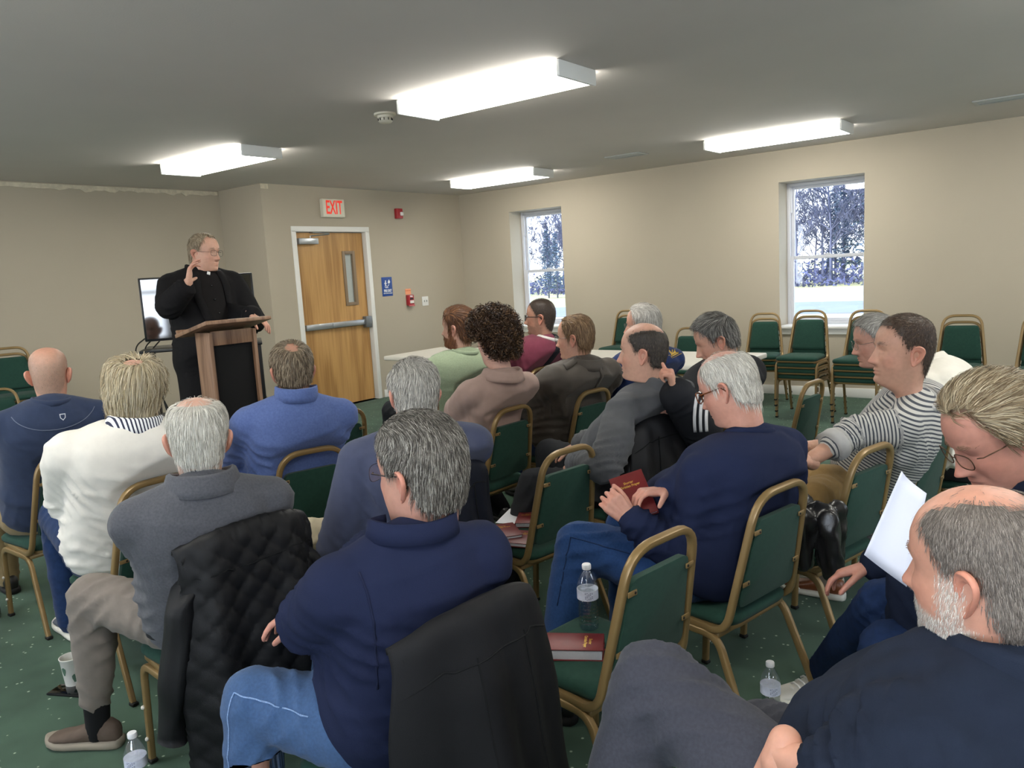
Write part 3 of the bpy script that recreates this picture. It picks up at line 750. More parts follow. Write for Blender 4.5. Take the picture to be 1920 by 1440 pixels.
def curls(bvh,P,F,w,st,n,r):
    roots,nr=tri_sample(P,F,w,n,r); segs=16; pal=np.array([lin(c)[:3] for c in st['col']])
    V=np.zeros((n,segs+1,2,3)); ci=r.choice(len(pal),n); colv=pal[ci]*(.7+.6*r.rand(n,1))
    for i in range(n):
        nn=Vector(nr[i]); h=st['lift']*(.25+.75*r.rand())
        ax=(Vector(r.normal(size=3))*.7+nn*.35+Vector((0,0,-.35))).normalized(); x=ax.orthogonal().normalized(); y=ax.cross(x)
        R0=.006+.007*r.rand(); c=Vector(roots[i])+nn*h; ph=r.rand()*6.28; turns=1.4+1.2*r.rand(); Ln=.018+.02*r.rand()
        pts=[c+ax*Ln*(k/segs-.5)+(x*math.cos(ph+turns*6.28*k/segs)+y*math.sin(ph+turns*6.28*k/segs))*R0 for k in range(segs+1)]
        for k,q in enumerate(pts):
            s=(q-c-ax*(q-c).dot(ax)).cross(pts[min(k+1,segs)]-pts[max(k-1,0)]).normalized()*st['wid']*.5*(1-.6*abs(2*k/segs-1)**3)
            V[i,k,0]=q-s; V[i,k,1]=q+s
    idx=np.arange(n)[:,None]*(2*(segs+1))+np.arange(segs)[None]*2
    Fq=np.stack([idx,idx+1,idx+3,idx+2],-1).reshape(-1,4)
    col=np.concatenate([np.repeat(colv,2*(segs+1),0),np.ones((n*2*(segs+1),1))],1)
    return V.reshape(-1,3),Fq.tolist(),col
def flow_back(c=(0,-.055,.105),side=0.0,fwd=0.0,down=.45):
    """hair radiating from a whorl; top hair swept back (fwd<0) or forward, or to one side"""
    c=np.array(c)
    def f(p):
        p=np.array(p); d=p-c; d=d/(np.linalg.norm(d)+1e-6); top=float(np.clip((p[2]-.05)/.05,0,1))
        d=d*(1-top*.75)+top*np.array([side,fwd,0])+np.array([0,-.15*(p[1]>0)*(1-top),-down*(1-top)])
        return d
    return f
# ---- one person -----------------------------------------------------
def torso_sections(bulk,belly,shw):
    s=np.array([0,.08,.2,.36,.55,.72,.85,.93,.975,1.0])
    w=np.array([.175,.190,.188,.178,.182,.192,.180,.135,.092,.076])*bulk
    f=np.array([.115,.130,.140+belly,.138+belly,.132+belly*.55,.128,.108,.082,.066,.058])*bulk
    b=np.array([.120,.135,.130,.118,.118,.124,.112,.092,.078,.070])*bulk
    return s,w,f,b
def person(name_label,seat,Hc,hyaw,hpitch=0,hroll=0,hscale=1.0,body_yaw=0.0,sh_yaw=None,bulk=1.0,belly=.02,style=None,skin='#d0a189',
           shirt=None,trou=None,arms=('lap','lap'),sleeves=('long','long'),knees=None,feet=None,shoe=None,glasses=None,collar=None,
           hairn=2500,standing=False,neck_len=.0,fat=0.0,hunch=.06,wr=.004,voxel=.012,seatz=.41,hem=True,nose=1.0,sleeve_end=None,leg_r=1.0,sh_drop=.098,beard=None,arm_r=1.0,extra=None,seed=1,hands=(None,None),uscale=1.0,neck_off=(0,0,0),chair_at=None,eyes=True):
    """builds one person; seat=(x,y) of the pelvis; Hc = head centre, world"""
    r=np.random.RandomState(seed); u=uscale
    root=thing('person',name_label,'person',(seat[0],seat[1],0))
    O=np.array([seat[0],seat[1],0.0])
    Rb=rot(body_yaw); sy_=body_yaw if sh_yaw is None else sh_yaw; Rs=rot(sh_yaw if sh_yaw is not None else body_yaw)
    Hc=np.array(Hc,float)
    Rh=rot(hyaw,hpitch,hroll)
    # neck base under the head
    hs=hscale
    Pv=np.array([seat[0],seat[1],seatz+(.09 if not standing else 0)])
    N=Hc+(Rh@np.array([0,-.035,-.06]))*hs+np.array([0,0,-.055*hs-neck_len])+Rs@np.array([0,-.012,0])+np.array(neck_off)
    lean=(N-Pv); lean/=np.linalg.norm(lean)
    mid=(Pv+N)/2+Rs@np.array([0,-hunch,.0])
    def bez(t): return (1-t)**2*Pv+2*t*(1-t)*mid+t*t*N
    def bezd(t): 
        d=2*(1-t)*(mid-Pv)+2*t*(N-mid); return d/np.linalg.norm(d)
    S_,W_,F_,B_=torso_sections(bulk,belly,1)
    def torso(infl=0.0,smax=1.0,smin=0.0,k=26,n=28):
        V=[];th=np.linspace(0,2*PI,n,endpoint=False)
        ts=np.linspace(smin,smax,k)
        for t in ts:
            w,f,b=(np.interp(t,S_,A)*u+infl for A in (W_,F_,B_))
            c=bez(t); up=bezd(t); a=(sy_-body_yaw)*t+body_yaw; xr=np.array([math.cos(a),math.sin(a),0]); xr=xr-xr.dot(up)*up; xr/=np.linalg.norm(xr); yf=np.cross(up,xr)
            e=2.45
            ca,sa=np.cos(th),np.sin(th); rr=(np.abs(ca)**e+np.abs(sa)**e)**(-1/e)
            V.append(c+xr*(w*ca*rr)[:,None]+yf*(np.where(sa>0,f,b)*sa*rr)[:,None])
        c0=bez(smin)-bezd(smin)*.01; c1=bez(smax)+bezd(smax)*.005
        V=np.vstack([c0[None]]+V+[c1[None]]);F=[]
        for j in range(n): F.append((0,1+(j+1)%n,1+j))
        for i in range(k-1):
            for j in range(n):
                a=1+i*n; F.append((a+j,a+(j+1)%n,a+n+(j+1)%n,a+n+j))
        a=1+(k-1)*n; last=len(V)-1
        for j in range(n): F.append((a+j,a+(j+1)%n,last))
        return V,F
    upN=bezd(.9)
    shs=[N-upN*sh_drop*u+Rs@np.array([s*.178*bulk*u,-.005,0]) for s in (-1,1)]
    # arms
    l1,l2=.30*u,.265*u
    A=[]
    for k,s in enumerate((-1,1)):
        sp=arms[k]; Sh=shs[k]
        if isinstance(sp,str):
            seatP=Pv-np.array([0,0,.09])
            loc={'lap':((s*.34,-.10,.25),(s*.07,.30,.21)),'thigh':((s*.36,-.05,.28),(s*.13,.36,.20)),'crossed':((s*.40,.14,.17),(s*.03,.24,.31)),'side':((s*.38,-.12,.2),(s*.17,.16,.20)),'fold':((s*.36,.0,.2),(s*.02,.28,.26))}[sp]
            hint=seatP+Rs@np.array(loc[0]); T=seatP+Rs@np.array(loc[1])
            if standing: hint=hint+np.array([0,0,0])
        elif sp[0]=='E':
            A.append((Sh,np.array(sp[1],float),np.array(sp[2],float))); continue
        elif sp[0]=='L':
            seatP=Pv-np.array([0,0,.09]); hint=seatP+Rs@np.array(sp[1]); T=seatP+Rs@np.array(sp[2])
        else:
            hint,T=(x if x is not None else None for x in sp)
            seatP=Pv-np.array([0,0,.09])
            hint=seatP+Rs@np.array((s*.40,-.05,.2)) if hint is None else np.array(hint,float); T=np.array(T,float)
        E_,T=ik(Sh,T,l1,l2,hint); A.append((Sh,E_,T))
    # legs
    LG=[]
    for k,s in enumerate((-1,1)):
        hip=Pv+Rb@np.array([s*.095*bulk*u,.02,-.005])
        kn=np.array(knees[k],float) if knees and knees[k] is not None else None
        ft=np.array(feet[k],float) if feet and feet[k] is not None else None
        if kn is None and not standing: kn=hip+Rb@np.array([s*.06,.42*u,0]); kn[2]=.52*u
        if ft is None and not standing: ft=kn+Rb@np.array([0,.02,0]); ft[2]=.085
        if standing:
            if ft is None: ft=np.array([hip[0],hip[1],.085])+Rb@np.array([s*.03,0,0])
            if kn is None: kn=(hip+ft)/2+Rb@np.array([0,.02,0])
        LG.append((hip,kn,ft))
    pieces={}
    def clamp(P,off):
        """the back rest pushes the cloth forward instead of passing through it"""
        if chair_at is None: return P
        cx,cy,cw=chair_at; c,s_=math.cos(cw),math.sin(cw); q=P-np.array([cx,cy,0]); lx=q[:,0]*c+q[:,1]*s_; ly=-q[:,0]*s_+q[:,1]*c; z=P[:,2]
        lim=-.179-.0755*(np.clip(z,.41,.83)-.41)/.4026+.044+off
        lim=lim-.9*np.clip(z-.80,0,1)-3.0*np.clip(np.abs(lx)-.20,0,1)
        lim=np.where(z<.40,-9,lim)
        ny=np.maximum(ly,lim+.012*np.log1p(np.exp(np.clip((ly-lim)/.012,-30,30)))*0); 
        x2=cx+lx*c-ny*s_; y2=cy+lx*s_+ny*c
        return np.stack([x2,y2,z],1)
    # ---------- head
    HP,HF=head_mesh(fat,nose); nh=len(HP)
    bvh=BVHTree.FromPolygons([tuple(v) for v in HP],HF)
    cover=hair_cover(HP,style) if style else np.zeros(nh)
    sk=np.array(lin(skin)[:3]); sk=(sk*.90+sk.mean()*.10)*.86; red=np.array([.62,.20,.14])
    z0,az=hairline(HP)
    def gg(x0,y0,z0_,s_): return np.exp(-(((np.abs(HP[:,0])-x0)**2+(HP[:,1]-y0)**2+(HP[:,2]-z0_)**2)/s_**2))
    rd=.30*gg(0,.11,-.042,.022)+.22*gg(.045,.06,-.035,.028)+.10*sst(.08,.12,HP[:,2])+.12*sst(-.13,-.17,HP[:,2])+.35*gg(0,.095,-.078,.014)+.06*lumps(HP,40,seed)
    col=sk*(1-np.clip(rd,0,.5))[:,None]+(red*np.clip(rd,0,.5)[:,None])
    if style:
        hc=np.mean([lin(c)[:3] for c in style['col']],0)
        col=col*(1-(cover*style.get('scalp',.75))[:,None])+hc*(cover*style.get('scalp',.75))[:,None]
    brow=np.exp(-(((np.abs(HP[:,0])-.030)/.017)**2+((HP[:,2]-.0215-.004*np.cos((np.abs(HP[:,0])-.03)*60))/.0045)**2))*(HP[:,1]>.05)
    bc=np.array(lin((style or {}).get('brow','#5a4a3c'))[:3]); col=col*(1-.7*brow[:,None])+bc*.7*brow[:,None]
    if beard:
        bm_=sst(-.046,-.058,HP[:,2]+.35*np.clip(np.abs(HP[:,0])-.03,0,.05)-.012*0)*sst(-.165,-.14,HP[:,2])*sst(-.035,-.015,HP[:,1])
        side=sst(.05,.062,np.abs(HP[:,0]))*sst(.02,-.02,HP[:,2])*sst(-.02,.0,HP[:,1])*sst(.034,.012,HP[:,1])*sst(-.165,-.14,HP[:,2])
        bm_=np.maximum(bm_*sst(-.012,.006,np.abs(HP[:,2]+.0778)-.0055+.0*HP[:,0]+(np.abs(HP[:,0])>.022)*.02),side)
        bm_=np.clip(bm_,0,1); bcol=np.mean([lin(c)[:3] for c in beard['col']],0)
        col=col*(1-beard.get('scalp',.6)*bm_[:,None])+bcol*beard.get('scalp',.6)*bm_[:,None]
    parts=[(HP,HF)]; cols=[col]
    for s in (-1,1):
        e=ear_mesh(s,1.17); parts.append(e); cols.append(np.tile(sk*.62+red*.38*np.array([1,1,1]),(len(e[0]),1))*1.0)
    HV,HFc=joinm(parts); HC=np.vstack(cols)
    Rn=np.array(Matrix(tuple(map(tuple,Rs))))
    def to_world(P):
        P=np.asarray(P); w=sst(-.118,-.18,P[:,2])[:,None]
        a=Hc+(P*hs)@Rh.T
        Q=P-np.array([0,-.022,-.160]); 
        # neck frame: yaw of shoulders, tilted along the upper spine
        upv=upN*.6+np.array([0,0,.4]); upv/=np.linalg.norm(upv); xr=Rs@np.array([1,0,0]); xr=xr-xr.dot(upv)*upv; xr/=np.linalg.norm(xr); Rn_=np.stack([xr,np.cross(upv,xr),upv],1)
        b=N+(Q*hs)@Rn_.T
        return a*(1-w)+b*w
    HW=to_world(HV)
    # eyes
    eyes=[]
    # ---------- body core + hands (one mesh with the head)
    core=[torso(-.026*u,.95)]
    for k,s in enumerate((-1,1)):
        Sh,E_,T=A[k]; ar=arm_r*u
        core+= [cap(N-upN*.06,.032*u,Sh-upN*.01,.036*u),cap(Sh,.046*ar,E_,.036*ar),cap(E_,.037*ar,T,.027*ar)]
        hip,kn,ft=LG[k]; core+= [cap(hip,.075*u,kn,.050*u),cap(kn,.048*u,kn*.2+ft*.8,.030*u)]
    cP,cF,cN=remesh(core,.016,3); cP=clamp(cP,.03)
    bparts=[(HW,HFc),(cP,cF)]; bcols=[HC,np.tile(sk,(len(cP),1))]
    for k,s in enumerate((-1,1)):
        h=hands[k] or {}
        if h.get('skip'): continue
        Sh,E_,T=A[k]; fdir=(T-E_)/np.linalg.norm(T-E_)
        y=np.array(h.get('dir',fdir*.8+Rs@np.array([-s*.15,.25,-.3]))); back=np.array(h.get('back',Rs@np.array([s*.25,.1,1.0])))
        Rf=frame(y,back)
        # thumb must point to the body's inner side: right hand (palm down) has thumb at -X of facing frame
        side=h.get('side',-s)
        pr=hand_parts(side,h.get('curl',(.45,.42,.4,.35)),h.get('spread',0),h.get('thumb',(.7,.3)),.95*u*h.get('scale',1))
        hv,hf,hn=remesh(pr,h.get('vox',.0042),2)
        wv=T+hv@Rf.T
        bparts.append((wv,hf)); hc=np.tile(sk,(len(wv),1)); kn_=sst(.07,.10,hv[:,1])*.22; hc=hc*(1-kn_[:,None])+red*kn_[:,None]; bcols.append(hc)
    BV,BF=joinm(bparts); BC=np.vstack(bcols); BC=np.concatenate([np.clip(BC,0,1),np.ones((len(BC),1))],1)
    body=link('body',fast_mesh('body',BV-O,BF,BC),skin_mat(),root)
    # eyes as a part of the body's children (dark iris, white)
    for s in ((-1,1) if eyes else ()):
        v,f=ell((s*.031,.0742,-.002),(.0118,.0112,.0062),None,16,10); emi=[]
        for q in f:
            c=np.mean(v[list(q)],0); emi.append(1 if math.hypot(c[0]-s*.031,c[2]+.002)<.0052 and c[1]>.075 else 0)
        link('eye',fast_mesh('eye',to_world(v)-O,f,mi=emi),[mat('eye_white','#c9bfb4',.3,spec=.5),mat('iris','#3a2f28',.2,spec=.5)],root)
    # ---------- hair
    if style and hairn>0:
        hv=[];hf=[];hcx=[]
        nrm=np.zeros_like(HP)
        fa=np.array([f if len(f)==4 else (f[0],f[1],f[2],f[2]) for f in HF]); fn=np.cross(HP[fa[:,2]]-HP[fa[:,0]],HP[fa[:,3]]-HP[fa[:,1]])
        for k in range(4): np.add.at(nrm,fa[:,k],fn)
        nrm/=np.linalg.norm(nrm,axis=1)[:,None]+1e-12
        th=style.get('thick',.008)
        if th>0:
            keep=[f for f in HF if min(cover[list(f)])>.45]
            used=sorted({i for f in keep for i in f}); mp={v:i for i,v in enumerate(used)}
            uu=np.array(used); t=th*sst(.45,.95,cover[uu])*(1+.35*lumps(HP[uu],style.get('lump',70),seed+3))
            if 'vol' in style: t=t*np.array([style['vol'](p) for p in HP[uu]])
            SP=HP[uu]+nrm[uu]*(t+.0008)[:,None]
            base=np.mean([lin(c)[:3] for c in style['col']],0)*.75
            hv.append(SP); hf+=[tuple(mp[i] for i in f) for f in keep]; hcx.append(np.concatenate([np.tile(base,(len(SP),1))*(1+.25*lumps(SP,300,4))[:,None],np.ones((len(SP),1))],1))
        nb=sum(len(v) for v in hv)
        if style.get('curly'):
            sv,sf,sc=curls(bvh,HP,HF,cover,style,hairn,r)
        else:
            if th>0:
                PP=HP.copy(); tt=th*sst(.45,.95,cover)*(1+.35*lumps(HP,style.get('lump',70),seed+3))
                if 'vol' in style: tt=tt*np.array([style['vol'](p) for p in HP])
                PP=PP+nrm*(tt)[:,None]; b2=BVHTree.FromPolygons([tuple(v) for v in PP],HF)
            else: PP,b2=HP,bvh
            sv,sf,sc=strands(b2,PP,HF,cover**2+style.get('fuzz',.0)*hair_cover(HP,dict(style,bald=[])),style,hairn,r)
        hv.append(sv); hf+=[tuple(i+nb for i in q) for q in sf]; hcx.append(sc)
        if beard and beard.get('n',0):
            st2=dict(flow=lambda p:(p[0]*2,.1,-1),grav=.3,**{k:v for k,v in beard.items() if k not in('n','scalp')})
            nb=sum(len(v) for v in hv); sv,sf,sc=strands(bvh,HP,HF,bm_+1e-6,st2,beard['n'],r); hv.append(sv); hf+=[tuple(i+nb for i in q) for q in sf]; hcx.append(sc)
        if style.get('brown',0):
            nb=sum(len(v) for v in hv); sv,sf,sc=strands(bvh,HP,HF,brow+1e-6,dict(flow=lambda p:(np.sign(p[0])*1.0,0,.25),len=.009,lift=.002,wid=.0009,segs=3,col=[style.get('brow','#5a4a3c')],grav=0),style['brown'],r); hv.append(sv); hf+=[tuple(i+nb for i in q) for q in sf]; hcx.append(sc)
        hv=to_world(np.vstack(hv)); link('hair',fast_mesh('hair',hv-O,hf,np.vstack(hcx)),hair_mat(),root)
    # ---------- shirt
    def seg_dist(P,a,b):
        ab=b-a; t=np.clip(((P-a)@ab)/(ab@ab),0,1); return np.linalg.norm(P-a-t[:,None]*ab,axis=1),t
    def folds(P,N_,amp,pts):
        d=np.zeros(len(P))
        for (c,axis,rad,lam,a) in pts:
            q=P-c; w=np.exp(-(q*q).sum(1)/rad**2); ax2=nz(axis+.55*np.array([math.sin(seed+lam*900),math.cos(seed*3+lam*500),math.sin(seed*5)])); ph=(q@ax2)/(lam*1.25)*2*PI+4.2*lumps(P,11,seed+11)+1.4*lumps(P,26,seed+12); w=w*np.clip(.5+1.1*lumps(P,13,seed+31),0,1)
            d+=1.9*a*w*(np.exp(-(np.sin(ph/2)/.42)**2)*1.6-.6)
        d+=amp*1.0*lumps(P,13,seed+13,2)+amp*.5*lumps(P,38,seed+17,2)
        q=P*np.array([7.,7.,30.]); w_=1.0*lumps(q,1.0,seed+41,2); d+=amp*.9*np.exp(-(w_/.16)**2)*sst(.1,.5,lumps(P,9,seed+43,1)+.3)
        return d
    def nz(v): v=np.array(v,float); return v/np.linalg.norm(v)
    if shirt:
        inf=shirt.get('infl',.006)*u; sp=[torso(inf,.985 if not shirt.get('smax') else shirt['smax'],shirt.get('smin',.0))]
        fp=[]
        for k,s in enumerate((-1,1)):
            Sh,E_,T=A[k]; ar=arm_r*u; i2=inf+shirt.get('sleeve_infl',.006)
            sp.append(cap(N-upN*.040+Rs@np.array([s*.01,-.022,0]),.056*u+inf,Sh+Rs@np.array([-s*.01,-.005,.016]),.048*u+inf)); sp.append(cap(N-upN*.085+Rs@np.array([s*.02,-.03,0]),.07*u+inf,Sh+Rs@np.array([-s*.04,-.01,-.01]),.055*u+inf))
            sp.append(ell(Sh+Rs@np.array([-s*.05,0,-.06])*u,(.075*u,.085*u,.10*u),Rs))
            if sleeves[k]=='long':
                e=(sleeve_end or (1.0,1.0))[k]; We=E_+(T-E_)*e
                sp+=[cap(Sh,.056*ar+i2,E_,.045*ar+i2),cap(E_,.046*ar+i2,We-(We-E_)/np.linalg.norm(We-E_)*.02,.033*ar+i2)]
                fp+=[(E_,nz(E_-Sh)*.5+nz(T-E_)*.5,.10,.030,wr*1.6),(E_+(We-E_)*.75,nz(T-E_),.08,.026,wr*1.3)]
            else:
                e=(sleeve_end or (.85,.85))[k]; We=Sh+(E_-Sh)*e
                sp.append(cap(Sh,.058*ar+i2,We-(We-Sh)/np.linalg.norm(We-Sh)*.03,.052*ar+i2+.006))
                fp.append((We,nz(E_-Sh),.09,.04,wr))
            ap=Sh-upN*.11+Rs@np.array([-s*.03,-.05,0]); fp.append((ap,nz(nz(E_-Sh)+Rs@np.array([0,0,.2])),.10,.035,wr*1.3))
        for t in (.12,.28,.42): fp.append((bez(t)+Rs@np.array([0,-.12,0]),nz(bezd(t)+Rs@np.array([.35*(r.rand()-.5)*2,0,0])),.14,.045,wr*1.2))
        for s in (-1,1): fp.append((bez(.25)+Rs@np.array([s*.17,0.02,0]),nz(bezd(.25)+Rs@np.array([s*.5,.2,0])),.13,.035,wr*1.3))
        P,F,Nn=remesh(sp,voxel,shirt.get('smooth',9)); P=clamp(P+Nn*folds(P,Nn,wr,fp)[:,None],.0)
        if standing or shirt.get('clipz') is not None: pass
        # cloth coordinate (along spine / along sleeve) for knitted stripes
        c=(P-Pv)@((N-Pv)/np.linalg.norm(N-Pv))-.45*np.abs((P-N)@(Rs@np.array([1.,0,0]))); isarm=np.zeros(len(P))
        for k in range(2):
            Sh,E_,T=A[k]; d1,t1=seg_dist(P,Sh,E_); d2,t2=seg_dist(P,E_,T); dd=np.minimum(d1,d2); ca=np.where(d1<d2,((P-Sh)@(E_-Sh))/np.linalg.norm(E_-Sh),l1+((P-E_)@(T-E_))/np.linalg.norm(T-E_))
            onarm=(dd<.085*u)&(((P-Sh)@(Rs@np.array([(-1,1)[k],0,0]))>.02)|(d2<d1)|(t1>.35))&((t1>.10)|(d2<d1)); c=np.where(onarm,ca,c); isarm=np.where(onarm,1,isarm)
        att=np.stack([c,isarm,np.zeros(len(P)),np.ones(len(P))],1)
        me=fast_mesh('shirt',P-O,F,att,'cloth'); so_=link(shirt.get('name','shirt'),me,shirt['mat'],root); pieces['shirt']=so_
        if shirt.get('cuff'):
            for k in range(2):
                if sleeves[k]!='long': continue
                Sh,E_,T=A[k]; e=(sleeve_end or (1,1))[k]; We=E_+(T-E_)*e; d=nz(T-E_); rr=.036*arm_r*u+inf+.006
                V,Fq=sweep([We-d*.045,We-d*.03,We-d*.012,We+d*.004,We+d*.004],circ(1,18)); V=np.array([list(v) for v in V]); cen=np.repeat([We-d*.045,We-d*.03,We-d*.012,We+d*.004,We+d*.004],18,0)
                sc=np.repeat([rr*1.02,rr*1.10,rr*1.08,rr*1.0,rr*.8],18)[:,None]; V=cen+(V-cen)*sc
                link('cuff',fast_mesh('cuff',V-O,Fq),shirt['cuff'],so_)
    # collar
    if collar:
        kind,cm=collar[0],collar[1]; h=collar[2] if len(collar)>2 else .035
        n=40; upv=nz(upN*.75+np.array([0,0,.25])); xr=Rs@np.array([1,0,0]); xr=nz(xr-xr.dot(upv)*upv); yf=np.cross(upv,xr)
        c0=N+upv*.004*u+yf*(-.012)
        rx,ry=.082*hs*(1+fat*.5)+.004,.078*hs+.004
        gap=.35 if kind in('polo','stand') else 0
        th=np.linspace(-PI*1.5+gap,PI*.5-gap,n)   # starts/ends at the front
        def ring(rr,dz,front_drop=.02):
            return np.array([c0+xr*math.cos(t)*rx*rr+yf*math.sin(t)*ry*rr+upv*(dz-front_drop*max(0,math.sin(t))) for t in th])
        if kind=='crew': rings=[ring(1.03,-.016),ring(.99,.002),ring(.93,.009),ring(.88,.0)]
        elif kind=='stand': rings=[ring(1.13,-.012),ring(1.08,.01),ring(1.05,h),ring(1.0,h+.002),ring(.98,h-.01),ring(1.0,0)]
        else:
            fold=np.array([1.36,1.27,1.13,1.04,.99,.97]); dz=[-.034,-.016,h*.55,h*.70,h*.60,-.015]; rings=[ring(f_,z_,.03) for f_,z_ in zip(fold,dz)]
        V=np.vstack(rings);F=[]
        for i in range(len(rings)-1):
            for j in range(n-1): F.append((i*n+j,i*n+j+1,(i+1)*n+j+1,(i+1)*n+j))
        if kind=='crew':
            for i in range(len(rings)-1): F.append((i*n+n-1,i*n,(i+1)*n,(i+1)*n+n-1))
        V=V+.0025*lumps(V,40,seed)[:,None]*upv
        me=fast_mesh('collar',V-O,F); co=link('collar',me,cm,pieces.get('shirt',root))
        sdf=co.modifiers.new('t','SOLIDIFY'); sdf.thickness=.003; sdf.offset=0
    # ---------- trousers
    if trou:
        lr=leg_r*u; sp=[ell(Pv+Rb@np.array([0,.0,-.005]),(.185*bulk*u,.145*bulk*u,.105*u if not standing else .14*u),Rb)]
        fp=[]
        for k,s in enumerate((-1,1)):
            hip,kn,ft=LG[k]
            low=ft+(kn-ft)/np.linalg.norm(kn-ft)*trou.get('hem',-.01)
            sp+=[cap(hip,.098*lr,hip*.45+kn*.55,.083*lr),cap(hip*.45+kn*.55,.083*lr,kn,.070*lr),cap(kn,.069*lr,kn*.5+low*.5,.064*lr),cap(kn*.5+low*.5,.064*lr,low,.052*lr*trou.get('flare',1.0))]
            fp+=[(kn+Rb@np.array([0,-.06,-.03]),nz(nz(kn-hip)-nz(ft-kn)),.12,.035,trou.get('wr',.004)*1.5),(hip+Rb@np.array([s*.03,.08,.04]),nz(Rb@np.array([.4*s,.9,.3])),.13,.035,trou.get('wr',.004)*1.3),(low,nz(ft-kn),.08,.03,trou.get('wr',.004)*1.2)]
        P,F,Nn=remesh(sp,voxel,5); P=clamp(P+Nn*folds(P,Nn,trou.get('wr',.004),fp)[:,None],.005)
        # flatten where the body sits on the chair
        if not standing:
            q=P[:,2]<(seatz+.012); near=((P[:,:2]-np.array(seat))@Rb[:2,:2])[:,1]<.22; P[:,2]=np.where(q&near,np.maximum(P[:,2],seatz+.012),P[:,2])
        link('trousers',fast_mesh('trousers',P-O,F),trou['mat'],root)
    # ---------- shoes
    if shoe:
        for k,s in enumerate((-1,1)):
            if shoe.get('only') is not None and shoe['only']!=k: continue
            hip,kn,ft=LG[k]; yw=shoe.get('yaw',(None,None))[k]; yw=body_yaw-s*.12 if yw is None else yw
            make_shoe(root,ft,yw,shoe,O,u*.88)
            if shoe.get('sock'):
                v,f=cap((ft[0],ft[1],.05),.036*u,ft+(kn-ft)*.30,.042*u); link('sock',fast_mesh('sock',v-O,f),shoe['sock'],root)
    if glasses:
        make_glasses(root,to_world,O,glasses)
    if extra: extra(dict(root=root,O=O,N=N,A=A,LG=LG,Rs=Rs,Rb=Rb,bez=bez,bezd=bezd,to_world=to_world,shirt=pieces.get('shirt'),upN=upN,Hc=Hc))
    return root
def make_shoe(root,ft,yaw,sh,O,u=1.0):
    """ft = ankle point; shoe stands on the floor"""
    R=rot(yaw); tilt=sh.get('tilt',0); base=np.array([ft[0],ft[1],max(0,ft[2]-.085)])
    ys=np.array([-.085,-.078,-.05,-.01,.03,.07,.11,.15,.18,.196,.203]); hw=np.array([.012,.028,.036,.038,.039,.043,.047,.046,.036,.020,.006])*u
    ht=np.array([.058,.085,.098,.100,.088,.068,.056,.050,.042,.034,.026]); lo=.022
    rings=[];n=16
    for y,w,h in zip(ys*u,hw,ht):
        a=np.linspace(0,2*PI,n,endpoint=False); z=lo+(h-lo)*np.clip(.5+.5*np.sin(a)*1.25,0,1); x=w*np.cos(a)*np.where(np.sin(a)>.3,1-.45*(np.sin(a)-.3),1.0)
        rings.append(np.stack([x,np.full(n,y),z],1))
    def build(rings):
        V=np.vstack(rings);F=[]
        for i in range(len(rings)-1):
            for j in range(n): F.append((i*n+j,i*n+(j+1)%n,(i+1)*n+(j+1)%n,(i+1)*n+j))
        F.append(tuple(range(n))[::-1]); F.append(tuple((len(rings)-1)*n+j for j in range(n))); return V,F
    V,F=build(rings); W=(V@R.T)+base
    up=link('shoe',fast_mesh('shoe',W-O,F),sh['mat'],root)
    sr=[]
    for y,w in zip(ys*u,hw):
        a=np.linspace(0,2*PI,n,endpoint=False); e=(np.abs(np.cos(a))**4+np.abs(np.sin(a))**4)**-.25
        sr.append(np.stack([(w+.005)*np.cos(a)*e,np.full(n,y+(.004 if y>0 else -.004)),.0155+.0155*np.sin(a)*e+(.012*sst(.12,.2,np.array([y]))[0])],1))
    V,F=build(sr); W=(V@R.T)+base; link('sole',fast_mesh('sole',W-O,F),sh['sole'],up)
    if sh.get('lace'):
        for i in range(5):
            y=.045+.02*i; z=.098-.0105*i
            p=[(a_*u,b_*u,c_*u) for a_,b_,c_ in ((-.026,y-.006,z-.012),(-.012,y,z),(.012,y+.004,z),(.026,y+.008,z-.012))]
            v,f=sweep([Vector(R@np.array(q)+base) for q in p],circ(.0032,6)); v=np.array([list(q) for q in v]); link('lace',fast_mesh('lace',v-O,f),sh['lace'],up)
def make_glasses(root,tw,O,g):
    """g: dict(mat,r,shape(w,h),y)"""
    m_=g['mat']; rr=g.get('r',.0012); w,h=g.get('w',.026),g.get('h',.019); fy=g.get('y',.101); zc=g.get('z',-.004)
    P=[];F=[];b=0
    def add(path,prof,closed=False):
        nonlocal b
        v,f=sweep(path,prof); P.extend([tuple(x) for x in v]); F.extend([tuple(i+b for i in q) for q in f]); b+=len(v)
    lensV=[];lensF=[]
    for s in (-1,1):
        pts=[]
        for k in range(25):
            a=2*PI*k/24; e=(abs(math.cos(a))**3+abs(math.sin(a))**3)**(-1/3)
            x=s*.0335+w*math.cos(a)*e; z=zc+h*math.sin(a)*e; pts.append((x,fy-.30*(abs(x)-.01)**2*10,z))
        if not g.get('rimless'): add(pts,circ(rr,6))
        else: add(pts,circ(.0006,5))
        k0=len(lensV); lensV+= [p for p in pts[:-1]]; lensF.append(tuple(range(k0,k0+24)))
        x0=s*(.0335+w); add([(x0,fy-.02,zc+h*.35),(s*.071,fy-.028,zc+h*.4),(s*.0775,.03,.004),(s*.0785,-.012,.006),(s*.0775,-.034,-.018)],circ(max(rr,g.get('tr',rr)),6))
    add([(-.0335+w,fy-.001,zc+.004),(0,fy+.004,zc+.008),(.0335-w,fy-.001,zc+.004)],circ(rr,6))
    W=tw(np.array(P)); go=link('glasses',fast_mesh('glasses',W-O,F),m_,root)
    LW=tw(np.array(lensV)); link('lenses',fast_mesh('lenses',LW-O,lensF,smooth=False),M_lens_g(),go)
_lg=[None]
